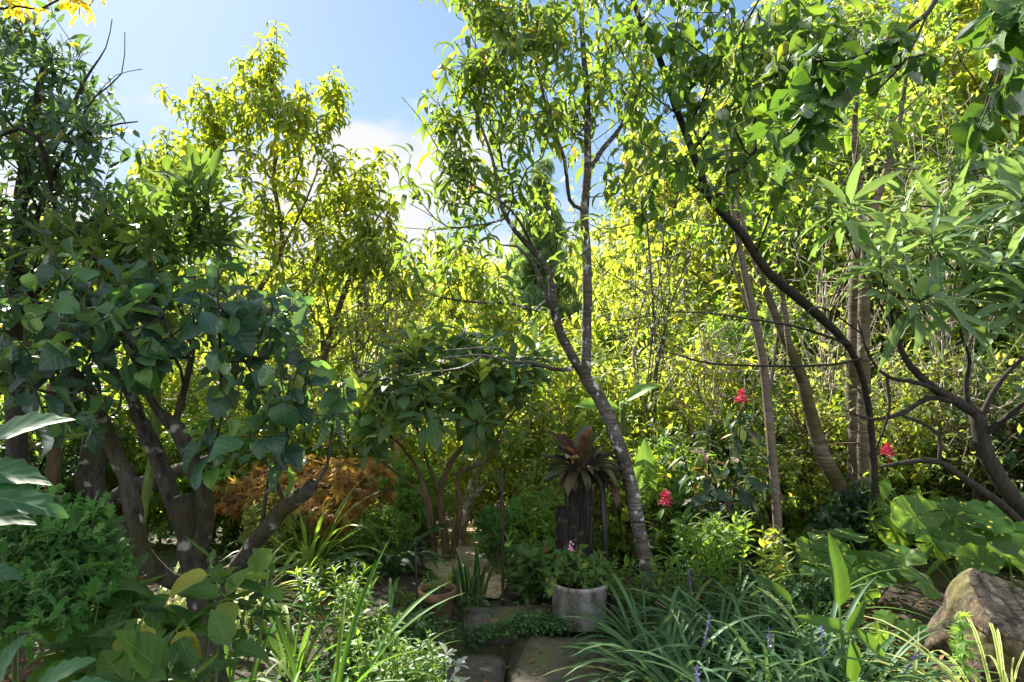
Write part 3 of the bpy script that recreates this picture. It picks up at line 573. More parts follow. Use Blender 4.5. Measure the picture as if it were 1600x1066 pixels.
put([B0, B1, B2, B3], [
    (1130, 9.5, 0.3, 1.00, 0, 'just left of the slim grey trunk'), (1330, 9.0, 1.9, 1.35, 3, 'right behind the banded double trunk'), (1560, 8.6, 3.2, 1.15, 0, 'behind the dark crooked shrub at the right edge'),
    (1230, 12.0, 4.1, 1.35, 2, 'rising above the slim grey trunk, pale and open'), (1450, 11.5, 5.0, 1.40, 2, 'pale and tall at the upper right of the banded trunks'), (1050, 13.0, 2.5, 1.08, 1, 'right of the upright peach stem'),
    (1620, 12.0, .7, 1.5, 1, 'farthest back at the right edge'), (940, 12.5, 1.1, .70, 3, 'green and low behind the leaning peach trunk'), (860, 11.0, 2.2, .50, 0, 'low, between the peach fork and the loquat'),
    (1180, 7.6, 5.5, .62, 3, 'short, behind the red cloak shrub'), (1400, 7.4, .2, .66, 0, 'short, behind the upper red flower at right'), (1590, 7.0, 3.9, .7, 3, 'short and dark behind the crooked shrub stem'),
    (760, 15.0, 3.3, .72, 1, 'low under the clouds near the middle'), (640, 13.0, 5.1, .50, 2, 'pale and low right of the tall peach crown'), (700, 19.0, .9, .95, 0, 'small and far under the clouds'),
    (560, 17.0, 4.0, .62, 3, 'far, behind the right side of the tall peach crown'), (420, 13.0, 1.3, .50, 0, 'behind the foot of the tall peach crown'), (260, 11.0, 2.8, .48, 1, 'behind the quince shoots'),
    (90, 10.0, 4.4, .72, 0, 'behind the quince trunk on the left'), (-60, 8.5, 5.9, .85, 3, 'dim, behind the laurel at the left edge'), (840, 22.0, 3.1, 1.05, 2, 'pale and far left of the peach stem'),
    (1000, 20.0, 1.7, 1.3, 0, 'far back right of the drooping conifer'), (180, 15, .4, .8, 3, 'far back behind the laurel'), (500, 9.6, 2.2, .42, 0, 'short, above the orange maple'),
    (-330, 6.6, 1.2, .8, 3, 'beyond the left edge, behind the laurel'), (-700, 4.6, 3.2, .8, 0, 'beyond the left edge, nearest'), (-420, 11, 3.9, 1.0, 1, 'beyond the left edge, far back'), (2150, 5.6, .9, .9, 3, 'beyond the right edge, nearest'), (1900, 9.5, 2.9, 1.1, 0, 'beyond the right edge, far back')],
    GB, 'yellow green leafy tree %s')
K = bg_tree('conifer_tree', '', 'conifer', 5, 7.0, 1.9, M['conifer'], M['bark_brown'], TP['fernf'], 520, 9, .30, zlo=.06, droop=1.3, conic=True, nlimb=14, up=.1, shoot=.2)
put([K], [(1000, 17.5, 0, .84, 0, 'right of the peach stem'), (845, 18.5, 2, 1.12, 0, 'left of the peach stem, taller'), (455, 22, 1, .42, 0, 'small in the gap of the tall peach crown')], 'dark conifers far back', 'dark drooping conifer %s')
# the far hillside wood: one mass nobody could count
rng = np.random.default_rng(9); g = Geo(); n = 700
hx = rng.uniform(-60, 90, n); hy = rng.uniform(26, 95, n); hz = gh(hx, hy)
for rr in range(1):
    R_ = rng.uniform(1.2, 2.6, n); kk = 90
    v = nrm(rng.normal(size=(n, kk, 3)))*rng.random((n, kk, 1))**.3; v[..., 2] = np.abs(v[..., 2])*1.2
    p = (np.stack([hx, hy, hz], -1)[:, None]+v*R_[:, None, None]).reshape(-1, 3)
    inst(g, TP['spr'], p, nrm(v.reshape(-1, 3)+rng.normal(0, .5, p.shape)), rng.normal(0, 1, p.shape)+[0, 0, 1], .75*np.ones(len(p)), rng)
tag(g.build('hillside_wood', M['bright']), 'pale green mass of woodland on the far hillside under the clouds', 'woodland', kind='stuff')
# ------------------------------------------------------------------ the garden's own trees
def A(*l): return pts(l)
rng = np.random.default_rng(11)
# tall peach on the left, behind
d = 7.6
mains = [A((455, 900, d, 0.0675), (450, 760, d, 0.0600), (470, 660, d, 0.0525), (505, 560, d, 0.0450), (530, 480, d, 0.0338), (560, 400, d, 0.0225), (590, 340, d, 0.0112)),
         A((455, 690, d, 0.0375), (420, 600, 7.7, 0.0338), (395, 480, 7.7, 0.0300), (440, 390, 7.6, 0.0263), (428, 280, 7.6, 0.0225), (435, 190, 7.6, 0.0150), (420, 110, 7.6, 0.0075)),
         A((440, 390, 7.6, 0.0150), (475, 320, 7.4, 0.0120), (510, 230, 7.4, 0.0075)), A((395, 480, 7.7, 0.0225), (340, 400, 7.9, 0.0165), (290, 300, 8, 0.0112), (280, 240, 8, 0.0075)),
         A((500, 560, d, 0.0225), (580, 490, 7.3, 0.0150), (650, 440, 7.2, 0.0075)), A((428, 600, 7.7, 0.0225), (350, 540, 7.4, 0.0188), (280, 490, 7.2, 0.0112), (220, 440, 7, 0.0060)), A((470, 650, 7.6, 0.0225), (540, 600, 7.4, 0.0135), (600, 560, 7.3, 0.0075))]
T = blobs([(415, 115, 32, 52, 7.6, .4, 12), (440, 210, 85, 65, 7.6, .6, 38), (515, 165, 28, 38, 7.5, .25, 7), (330, 190, 70, 55, 7.9, .5, 23), (290, 290, 90, 90, 7.9, .7, 38), (250, 380, 80, 70, 7.7, .6, 25),
           (460, 330, 90, 70, 7.6, .7, 33), (555, 300, 55, 55, 7.5, .4, 18), (590, 370, 50, 50, 7.4, .5, 18), (530, 420, 100, 60, 7.4, .6, 33), (400, 440, 110, 60, 7.7, .7, 30), (620, 450, 60, 45, 7.3, .4, 15), (480, 520, 120, 60, 7.5, .6, 25), (690, 420, 30, 25, 7.2, .3, 5), (340, 520, 90, 60, 7.5, .5, 18), (600, 530, 70, 40, 7.3, .4, 11)], rng, .45)
def peach_extra(mat, f, size):
    def ex(lg, T, D): return []
    return ex
tree('peach_tree', 'tall airy peach tree with drooping leaves against the sky, left of the middle', 'tree', mains, T, M['bark_brown'], M['peachfar'], TP['peachfar'], rng, 18, .34, .165, 1.1, .3, gk=dict(bf=.3, step=.2, shoot=.3, up=.6, r0=.004), sj=.2)
# the leaning peach in the middle
rng = np.random.default_rng(12); d = 4.1
mains = [A((1022, 935, 4.1, 0.0484), (1005, 860, d, 0.0458), (990, 780, d, 0.0440), (965, 690, d, 0.0414), (935, 620, d, 0.0396), (914, 590, d, 0.0387)),
         A((914, 590, d, 0.0317), (917, 520, d, 0.0299), (917, 430, d, 0.0290), (913, 330, d, 0.0273), (918, 268, d, 0.0246), (917, 150, 4.0, 0.0176), (908, 20, 3.9, 0.0132), (912, -80, 3.9, 0.0088)),
         A((914, 590, d, 0.0299), (885, 540, 4.0, 0.0290), (866, 490, 4.0, 0.0264), (860, 430, 3.95, 0.0211), (836, 395, 3.9, 0.0194), (806, 362, 3.85, 0.0141), (782, 320, 3.8, 0.0114), (770, 250, 3.8, 0.0088), (745, 180, 3.8, 0.0062), (728, 130, 3.8, 0.0044)),
         A((868, 495, 4.0, 0.0176), (850, 455, 3.9, 0.0150), (835, 415, 3.8, 0.0114), (808, 385, 3.7, 0.0079)),
         A((918, 268, d, 0.0176), (940, 235, 4.1, 0.0158), (972, 195, 4.1, 0.0123), (1000, 130, 4.0, 0.0079), (1020, 60, 4.0, 0.0053)),
         A((905, 325, d, 0.0123), (890, 312, 4.0, 0.0114), (882, 250, 3.95, 0.0114), (860, 190, 3.9, 0.0097), (838, 100, 3.9, 0.0079), (822, 10, 3.9, 0.0053), (815, -60, 3.9, 0.0035)),
         A((892, 578, 4.05, 0.0132), (865, 577, 3.95, 0.0123), (830, 566, 3.9, 0.0106), (800, 567, 3.85, 0.0097), (755, 555, 3.8, 0.0070), (690, 560, 3.75, 0.0035)),
         A((815, 567, 3.85, 0.0079), (780, 545, 3.8, 0.0062), (730, 545, 3.7, 0.0044), (690, 548, 3.7, 0.0026)), A((752, 558, 3.8, 0.0070), (720, 575, 3.8, 0.0053), (660, 583, 3.8, 0.0035), (635, 588, 3.8, 0.0026)),
         A((836, 485, 3.9, 0.0088), (800, 475, 3.8, 0.0079), (740, 472, 3.7, 0.0070), (695, 466, 3.6, 0.0053), (665, 458, 3.6, 0.0026)),
         A((792, 340, 3.83, 0.0079), (760, 350, 3.8, 0.0062), (700, 355, 3.75, 0.0044), (665, 325, 3.7, 0.0031), (640, 290, 3.7, 0.0022), (628, 275, 3.7, 0.0018)),
         A((748, 350, 3.8, 0.0035), (690, 359, 3.75, 0.0026), (632, 356, 3.7, 0.0018)), A((840, 400, 3.9, 0.0088), (800, 330, 3.8, 0.0070), (740, 290, 3.8, 0.0053), (690, 240, 3.8, 0.0035), (660, 190, 3.8, 0.0026), (628, 152, 3.8, 0.0018)),
         A((700, 355, 3.75, 0.0026), (665, 332, 3.75, 0.0018), (640, 318, 3.7, 0.0018))]
T = blobs([(700, 190, 22, 40, 3.8, .2, 9), (735, 110, 45, 40, 3.75, .25, 14), (720, 260, 30, 40, 3.8, .2, 9), (790, 40, 60, 50, 3.8, .3, 24), (800, 150, 60, 60, 3.85, .4, 19), (760, 300, 50, 40, 3.8, .3, 10), (860, 60, 70, 70, 3.9, .4, 24), (900, 170, 60, 70, 4.0, .5, 16), (955, 80, 60, 80, 4.0, .5, 19), (1000, 160, 50, 70, 4.1, .5, 13),
           (820, 230, 50, 50, 3.8, .4, 9), (950, 270, 60, 40, 4.1, .4, 5), (745, 370, 40, 30, 3.7, .3, 5), (640, 425, 16, 14, 3.6, .1, 3), (700, 430, 25, 18, 3.6, .2, 4), (770, 450, 40, 20, 3.7, .3, 3), (645, 282, 10, 10, 3.7, .05, 2), (860, 330, 30, 30, 3.9, .3, 4), (740, -40, 70, 40, 3.8, .4, 7), (950, -30, 80, 40, 3.9, .4, 9), (880, 400, 60, 30, 4, .4, 3)], rng, .5)
tree('peach_tree', 'leaning peach tree with silvery banded trunk forking beside the pot of the bromeliad trunk', 'tree', mains, T, M['bark_peach'], M['peach'], TP['peach'], rng, 11, .22, .13, 1.1, .35, gk=dict(bf=.35, step=.1, shoot=.14, up=.5, r0=.0022, sides=(12, 6, 4), wob=.06, bend=.1), sj=.2)
# quince
rng = np.random.default_rng(13); d = 2.75
mains = [A((335, 1075, 2.75, 0.0555), (326, 1000, d, 0.0533), (312, 930, d, 0.0503), (298, 860, d, 0.0488), (288, 800, d, 0.0459), (285, 775, d, 0.0370)),
         A((305, 925, d, 0.0333), (262, 905, 2.68, 0.0326), (222, 865, 2.62, 0.0326), (208, 800, 2.6, 0.0340), (196, 745, 2.6, 0.0318), (172, 690, 2.6, 0.0266), (150, 630, 2.55, 0.0207), (125, 590, 2.5, 0.0163), (85, 560, 2.45, 0.0148), (40, 535, 2.45, 0.0104)),
         A((214, 850, 2.6, 0.0192), (195, 830, 2.58, 0.0185), (176, 815, 2.55, 0.0163)),
         A((286, 830, d, 0.0333), (262, 760, 2.78, 0.0333), (240, 700, 2.8, 0.0326), (215, 650, 2.8, 0.0266), (200, 610, 2.8, 0.0207), (160, 560, 2.8, 0.0133), (110, 520, 2.8, 0.0074)),
         A((312, 870, d, 0.0333), (322, 790, 2.68, 0.0318), (300, 720, 2.64, 0.0311), (275, 670, 2.62, 0.0296), (245, 640, 2.62, 0.0163), (225, 600, 2.6, 0.0104), (215, 560, 2.6, 0.0074)),
         A((272, 665, 2.62, 0.0148), (290, 600, 2.7, 0.0133), (300, 540, 2.8, 0.0118), (290, 500, 2.85, 0.0163), (280, 512, 2.85, 0.0192)),
         A((336, 975, d, 0.0370), (365, 900, 2.7, 0.0340), (405, 840, 2.65, 0.0318), (440, 800, 2.6, 0.0303), (478, 768, 2.56, 0.0281), (488, 758, 2.55, 0.0266)),
         A((445, 795, 2.6, 0.0089), (425, 735, 2.65, 0.0074), (400, 700, 2.7, 0.0059), (395, 640, 2.7, 0.0044)), A((485, 765, 2.55, 0.0074), (510, 730, 2.52, 0.0067), (520, 660, 2.5, 0.0052), (530, 620, 2.5, 0.0030)),
         A((408, 838, 2.65, 0.0104), (415, 780, 2.6, 0.0081), (430, 725, 2.6, 0.0067), (470, 705, 2.55, 0.0044), (520, 695, 2.5, 0.0022)),
         A((300, 545, 2.8, 0.0074), (303, 480, 2.8, 0.0052), (303, 420, 2.8, 0.0030)), A((325, 700, 2.75, 0.0074), (345, 600, 2.8, 0.0059), (370, 520, 2.8, 0.0030)), A((200, 620, 2.8, 0.0059), (192, 500, 2.8, 0.0037), (150, 440, 2.8, 0.0022)),
         A((85, 560, 2.45, 0.0089), (100, 610, 2.4, 0.0059), (95, 500, 2.4, 0.0044), (85, 470, 2.4, 0.0030)), A((245, 560, 2.75, .006), (243, 500, 2.75, .005), (240, 425, 2.75, .003)), A((345, 590, 2.7, .006), (343, 520, 2.7, .005), (340, 440, 2.7, .0035)), A((150, 560, 2.6, .006), (152, 480, 2.6, .004), (155, 400, 2.6, .003)), A((420, 560, 2.65, .006), (425, 480, 2.65, .004), (436, 420, 2.65, .002)), A((330, 720, 2.7, 0.0074), (350, 640, 2.6, 0.0052), (370, 590, 2.6, 0.0030), (375, 520, 2.6, 0.0022))]
T = blobs([(60, 560, 60, 60, 2.4, .25, 9), (130, 610, 60, 50, 2.35, .25, 4), (170, 510, 80, 55, 2.5, .3, 14), (70, 480, 60, 40, 2.6, .3, 8), (260, 480, 80, 50, 2.7, .3, 14), (270, 545, 70, 45, 2.5, .2, 5), (350, 500, 70, 60, 2.7, .3, 14), (390, 580, 60, 50, 2.6, .3, 5), (430, 500, 40, 50, 2.7, .25, 7), (460, 620, 40, 40, 2.5, .2, 7),
           (520, 640, 35, 30, 2.5, .15, 4), (400, 670, 60, 30, 2.6, .2, 3), (90, 650, 50, 25, 2.3, .2, 3), (-10, 600, 50, 70, 2.4, .2, 7), (440, 690, 50, 25, 2.5, .15, 4), (200, 565, 40, 30, 2.35, .2, 2), (460, 560, 40, 30, 2.5, .1, 3), (180, 440, 80, 25, 2.7, .3, 7), (330, 730, 12, 10, 2.5, .1, 1), (330, 530, 70, 60, 3.15, .2, 8)], rng, .5)
tree('quince_tree', 'stout pruned quince with large round blue green leaves and cut limbs, at the left', 'tree', mains, T, M['bark_quince'], M['quince'], TP['quince'], rng, 6, .16, .095, 1.2, .75, gk=dict(bf=.4, step=.08, shoot=.13, up=.5, r0=.0028, sides=(16, 7, 4), wob=.07), node=0, upn=.8, dj=.4, sj=.36)
# laurel at the left edge
rng = np.random.default_rng(14); d = 3.6
mains = [A((20, 960, d, .06), (30, 820, d, .055), (25, 660, d, .05), (20, 500, d, .045), (30, 330, d, .035), (50, 200, d, .025), (70, 90, d, .012)), A((26, 500, d, .03), (90, 400, 3.4, .02), (160, 330, 3.3, .012), (210, 300, 3.2, .006)), A((30, 330, d, .02), (90, 220, 3.5, .014), (130, 130, 3.5, .008), (165, 75, 3.5, .003), (175, 30, 3.5, .0025)),
         A((90, 220, 3.5, .01), (110, 208, 3.4, .009), (150, 150, 3.4, .005), (190, 115, 3.4, .003), (195, 50, 3.4, .002)), A((100, 400, 3.4, .012), (60, 215, 3.0, .01), (0, 212, 3.0, .01)), A((28, 420, d, .02), (100, 240, 3.3, .01), (160, 200, 3.2, .006), (215, 190, 3.2, .003)), A((150, 150, 3.4, .003), (180, 118, 3.4, .002), (222, 108, 3.4, .0015)), A((25, 400, d, .03), (-60, 300, d, .025), (-200, 200, 3.3, .02), (-400, 150, 3.0, .014), (-540, 200, 2.5, .008))]
T = blobs([(20, 60, 80, 60, 3.6, .5, 35), (60, 150, 90, 70, 3.5, .5, 45), (110, 110, 45, 50, 3.5, .3, 12), (40, 250, 110, 70, 3.4, .5, 49), (150, 215, 45, 50, 3.3, .3, 16), (60, 350, 120, 70, 3.4, .5, 53), (170, 330, 60, 60, 3.3, .4, 25), (40, 440, 110, 60, 3.5, .5, 41), (190, 410, 60, 40, 3.5, .3, 16), (-170, 60, 120, 120, 2.5, .4, 48), (-230, 150, 130, 200, 3.3, .6, 82), (-420, 100, 120, 220, 3.0, .6, 75), (-560, 200, 100, 200, 2.4, .6, 54), (-60, 200, 60, 200, 3.5, .5, 41), (-20, 520, 60, 60, 3.6, .4, 16)], rng, .5)  # limb and blobs left of the frame are added, unseen, to shade the foreground
tree('laurel_tree', 'dark glossy laurel filling the upper left edge with bare twigs at its top', 'tree', mains, T, M['bark_twig'], M['laurel'], TP['laurel'], rng, 11, .16, .078, 1.1, .2, gk=dict(bf=.35, step=.12, shoot=.1, up=.35, r0=.002), sj=.35, dj=.3)
rng = np.random.default_rng(15)
mains = [A((205, 900, 4.0, .03), (240, 700, 3.9, .026), (245, 560, 3.6, .02), (250, 430, 3.3, .014), (270, 370, 3.2, .01), (300, 330, 3.1, .005)), A((246, 520, 3.5, .014), (180, 440, 3.3, .01), (120, 400, 3.2, .006)), A((262, 395, 3.2, .008), (310, 375, 3.0, .006), (345, 345, 3.0, .004))]
T = blobs([(305, 320, 35, 45, 3.0, .15, 12), (250, 370, 80, 45, 3.1, .3, 32), (180, 400, 60, 40, 3.2, .3, 26), (330, 370, 30, 20, 3.0, .1, 8), (200, 450, 70, 30, 3.3, .3, 20), (240, 380, 90, 60, 3.8, .3, 40)], rng)
tree('lance_leaf_shrub', 'olive green shrub with upright pointed leaves between laurel and tall peach', 'shrub', mains, T, M['bark_green'], M['olive'], TP['laurel'], rng, 9, .14, .11, .9, .0, gk=dict(bf=.35, step=.12, shoot=.12, up=.5, r0=.003), parts=('stem', 'foliage'))
# yellow sprays hanging in over the top left
rng = np.random.default_rng(16)
mains = [np.array([[-2.9, 1.7, -.0, .05], [-2.8, 1.8, 1.4, .045], [*P(-80, -190, 2.3), .02], [*P(40, -120, 2.4), .008], [*P(120, -40, 2.4), .004]]), A((40, -120, 2.4, .005), (20, -30, 2.3, .003)), A((60, -110, 2.4, .004), (135, -50, 2.4, .003))]
T = blobs([(15, 0, 22, 16, 2.3, .1, 7), (110, 2, 25, 14, 2.4, .1, 8), (130, -25, 30, 15, 2.4, .1, 8), (60, -30, 60, 15, 2.4, .1, 9)], rng)
tree('yellow_leaf_tree', 'spray of sunlit yellow leaves hanging in at the top left corner', 'tree', mains, T, M['bark_twig'], M['yellow'], TP['laurel'], rng, 5, .08, .05, 1.1, .4, gk=dict(bf=.35, step=.1, shoot=.04, up=.2, r0=.0015))
# banded cherry clump on the right with the long dark bough
rng = np.random.default_rng(17); d = 4.9
mains = [A((1352, 905, d, .075), (1345, 860, d, .07), (1335, 800, d, .055), (1336, 700, d, .048), (1332, 600, d, .045), (1335, 500, d, .042), (1338, 420, d, .04), (1345, 320, 5, .03), (1335, 200, 5, .022), (1345, 60, 5, .015), (1340, -60, 5, .01)),
         A((1352, 850, 4.8, .05), (1351, 760, 4.78, .046), (1350, 640, 4.75, .043), (1350, 520, 4.75, .04), (1352, 420, 4.8, .037), (1365, 330, 4.8, .028), (1400, 220, 4.8, .02), (1420, 90, 4.8, .012)),
         A((1338, 840, d, .055), (1318, 770, 4.8, .052), (1285, 710, 4.7, .05), (1265, 640, 4.7, .045), (1250, 580, 4.7, .04), (1222, 520, 4.7, .03), (1195, 450, 4.7, .026), (1170, 380, 4.8, .02), (1150, 300, 4.9, .014), (1140, 200, 5, .008)),
         A((1254, 600, 4.7, .028), (1235, 550, 4.6, .024), (1225, 470, 4.6, .015), (1215, 400, 4.6, .01))]
T = blobs([(1300, 200, 120, 90, 4.9, .6, 30), (1420, 120, 90, 80, 4.9, .6, 24), (1180, 250, 90, 80, 4.9, .5, 22), (1340, 30, 160, 60, 5, .6, 30), (1200, 80, 80, 70, 5, .6, 22), (1250, 350, 90, 50, 4.8, .4, 14), (1480, 250, 60, 60, 5, .5, 11)], rng)
tree('cherry_tree', 'multi stemmed cherry with horizontally banded bark, trunks joining in ivy at right', 'tree', mains, T, M['bark_cherry'], M['mid'], TP['plum'], rng, 7, .2, .085, 1.1, .5, gk=dict(bf=.35, step=.15, shoot=.15, up=.5, r0=.0025, sides=(14, 6, 3), wob=.05))
rng = np.random.default_rng(18)
mains = [A((1362, 905, 4.62, 0.0312), (1366, 800, 4.6, 0.0265), (1364, 700, 4.5, 0.0234), (1352, 610, 4.3, 0.0211), (1328, 545, 4.05, 0.0203), (1270, 485, 3.8, 0.0263), (1200, 425, 3.6, 0.0247), (1160, 365, 3.5, 0.0229), (1110, 310, 3.4, 0.0204), (1082, 235, 3.3, 0.0179), (1055, 165, 3.2, 0.0161), (1030, 90, 3.1, 0.0136), (1000, 30, 3.0, 0.0110), (975, -40, 3.0, 0.0085), (960, -120, 3.0, 0.0051)),
         A((1055, 165, 3.2, 0.0102), (1095, 120, 3.0, 0.0085), (1150, 60, 2.8, 0.0068), (1180, 10, 2.6, 0.0043), (1220, -60, 2.5, 0.0034)), A((1082, 235, 3.3, 0.0085), (1140, 170, 3.0, 0.0068), (1190, 90, 2.7, 0.0051), (1240, 20, 2.5, 0.0034)),
         A((1110, 310, 3.4, 0.0068), (1060, 270, 3.3, 0.0043), (1000, 220, 3.2, 0.0026)), A((1330, 540, 4.0, 0.0102), (1290, 525, 3.9, 0.0085), (1240, 510, 3.8, 0.0068), (1180, 500, 3.7, 0.0059), (1110, 490, 3.6, 0.0051), (1045, 487, 3.5, 0.0034)),
         A((1345, 560, 4.1, 0.0093), (1300, 570, 4.0, 0.0076), (1200, 572, 3.9, 0.0068), (1110, 568, 3.8, 0.0059), (1060, 555, 3.7, 0.0043), (1035, 548, 3.7, 0.0026)), A((1180, 400, 3.55, 0.0068), (1210, 320, 3.3, 0.0051), (1250, 240, 3.1, 0.0043), (1330, 130, 2.8, 0.0034)),
         A((1160, 365, 3.5, 0.0051), (1130, 430, 3.4, 0.0034), (1060, 380, 3.4, 0.0026)), A((1005, 440, 3.6, 0.0017), (1040, 545, 3.7, 0.0026)) , A((1060, 180, 3.2, 0.0051), (1000, 130, 3.3, 0.0034), (960, 60, 3.3, 0.0026))]
T = blobs([(1110, 90, 70, 80, 2.9, .3, 22), (1050, 110, 50, 90, 3.1, .3, 14), (1180, 120, 60, 80, 2.6, .3, 19), (1240, 60, 60, 60, 2.4, .25, 17), (1230, 150, 50, 45, 2.3, .15, 8), (1150, 260, 80, 70, 3.0, .3, 12), (1050, 250, 60, 70, 3.2, .3, 10), (1080, 0, 90, 50, 2.9, .3, 14), (1300, 80, 50, 50, 2.4, .2, 9), (1020, 330, 50, 40, 3.3, .3, 5), (1000, 30, 40, 40, 3, .2, 6), (1260, 300, 50, 40, 3, .2, 3)], rng)
tree('plum_tree', 'dark curving bough rising from the banded cherry foot to the top, with broad hanging leaves', 'tree', mains, T, M['bark_twig'], M['plum'], TP['plum'], rng, 8, .17, .078, 1.1, 1.0, dj=.3, gk=dict(bf=.4, step=.1, shoot=.1, up=.1, r0=.002, sides=(10, 5, 4), wob=.05))
# close sprays at the top right
rng = np.random.default_rng(19)
mains = [np.array([[2.6, .6, 0, .05], [2.5, .9, 1.6, .045], [2.2, 1.3, 2.5, .03], [*P(1560, -100, 1.7), .015], [*P(1450, 20, 1.6), .006], [*P(1340, 90, 1.6), .004], [*P(1260, 95, 1.6), .003]]), A((1450, 20, 1.6, .004), (1410, 100, 1.55, .003), (1360, 150, 1.55, .0025)), A((1560, -100, 1.7, .006), (1570, 10, 1.4, .004), (1590, 60, 1.35, .003)), A((1575, 20, 1.4, .003), (1560, 120, 1.6, .003), (1530, 200, 1.7, .0025)), A((1420, 90, 1.55, .002), (1445, 85, 1.5, .0015))]
T = blobs([(1270, 140, 50, 40, 1.6, .1, 9), (1300, 85, 60, 25, 1.6, .1, 6), (1240, 200, 30, 30, 1.6, .1, 4), (1385, 60, 30, 20, 1.55, .05, 3), (1445, 90, 6, 6, 1.5, .02, 1), (1385, 120, 15, 20, 1.55, .05, 1), (1580, 40, 30, 40, 1.35, .08, 4), (1560, 20, 30, 20, 1.4, .08, 3), (1540, 170, 25, 20, 1.75, .08, 3), (1590, 120, 20, 20, 1.4, .05, 2)], rng)
tree('apple_tree', 'near overhanging branch with big dark round leaves at the upper right', 'tree', mains, T, M['bark_twig'], M['apple'], TP['quince'], rng, 5, .08, .07, 1.2, .8, gk=dict(bf=.4, step=.08, shoot=.04, up=.1, r0=.0014))
# slim grey trunk
rng = np.random.default_rng(20); d = 4.5
mains = [A((1217, 900, d, .03), (1214, 800, d, .03), (1204, 680, d, .029), (1194, 580, d, .028), (1180, 500, d, .026), (1160, 410, d, .022), (1142, 300, d, .016), (1130, 180, d, .01)), A((1195, 590, d, .012), (1180, 520, 4.4, .01), (1150, 430, 4.4, .008), (1120, 330, 4.3, .005)), A((1215, 780, d, .022), (1203, 720, 4.6, .02), (1200, 640, 4.65, .017), (1210, 560, 4.7, .012), (1225, 450, 4.8, .008))]
T = blobs([(1130, 200, 60, 100, 4.5, .4, 26), (1100, 340, 60, 60, 4.4, .4, 14), (1220, 400, 50, 60, 4.7, .4, 12)], rng)
tree('sapling', 'slim straight grey trunk standing between the red cloak shrub and the cherry', 'tree', mains, T, M['bark_slim'], M['mid'], TP['plum'], rng, 6, .2, .07, 1.1, .4, gk=dict(bf=.35, step=.15, shoot=.12, up=.5, r0=.0025, sides=(12, 5, 3)))
# grey green shrub, right
rng = np.random.default_rng(21)
mains = [A((1640, 880, 3.6, 0.0450), (1600, 800, 3.5, 0.0432), (1562, 750, 3.5, 0.0414), (1538, 700, 3.5, 0.0396), (1530, 660, 3.5, 0.0360), (1520, 640, 3.5, 0.0306)), A((1524, 645, 3.5, 0.0270), (1490, 625, 3.45, 0.0234), (1450, 600, 3.4, 0.0198), (1415, 560, 3.4, 0.0162), (1400, 520, 3.4, 0.0126), (1388, 470, 3.3, 0.0090)),
         A((1495, 628, 3.45, 0.0162), (1450, 622, 3.4, 0.0144), (1410, 645, 3.4, 0.0126), (1360, 655, 3.4, 0.0081), (1320, 640, 3.4, 0.0045)), A((1620, 840, 3.5, 0.0234), (1560, 785, 3.4, 0.0198), (1510, 750, 3.4, 0.0180), (1468, 722, 3.4, 0.0153), (1420, 722, 3.4, 0.0108), (1375, 730, 3.4, 0.0072)),
         A((1468, 722, 3.4, 0.0108), (1468, 680, 3.4, 0.0099), (1450, 665, 3.4, 0.0090), (1410, 650, 3.4, 0.0081)), A((1535, 680, 3.5, 0.0198), (1570, 655, 3.4, 0.0162), (1600, 630, 3.3, 0.0108), (1640, 600, 3.3, 0.0072)),
         A((1515, 640, 3.5, 0.0180), (1510, 600, 3.5, 0.0135), (1515, 560, 3.45, 0.0090), (1500, 520, 3.4, 0.0063)), A((1500, 628, 3.5, 0.0126), (1440, 600, 3.3, 0.0108), (1390, 590, 3.3, 0.0090), (1360, 560, 3.3, 0.0063), (1340, 500, 3.3, 0.0045)),
         A((1385, 590, 3.3, 0.0081), (1390, 640, 3.3, 0.0072), (1370, 700, 3.3, 0.0054)), A((1530, 660, 3.5, 0.0180), (1560, 600, 3.5, 0.0135), (1600, 560, 3.5, 0.0090), (1640, 540, 3.4, 0.0072)), A((1400, 520, 3.4, 0.0072), (1350, 430, 3.4, 0.0054), (1325, 370, 3.4, 0.0045)), A((1345, 520, 3.3, 0.0045), (1280, 480, 3.2, 0.0045), (1240, 510, 3.1, 0.0036))]
T = np.array([P(*a) for a in [(1325, 335, 3.4), (1375, 420, 3.2), (1440, 470, 3.0), (1560, 430, 3.2), (1595, 480, 3.0), (1460, 385, 3.4), (1540, 370, 3.5), (1590, 330, 3.5), (1600, 420, 3.1), (1480, 340, 3.8), (1620, 290, 3.6), (1400, 370, 3.9), (1560, 290, 3.9), (1420, 320, 4.2), (1580, 240, 4.2), (1500, 270, 4.3), (1520, 455, 3.3)]])
tree('grey_leaf_shrub', 'crooked dark shrub with rosettes of long grey green leaves at the right edge', 'shrub', mains, T, M['bark_twig'], M['echium'], TP['long'], rng, 30, .14, .25, 1.35, .22, gk=dict(bf=.35, step=.08, shoot=.06, up=.6, r0=.005, sides=(12, 7, 5), wob=.07), parts=('stem', 'foliage'))
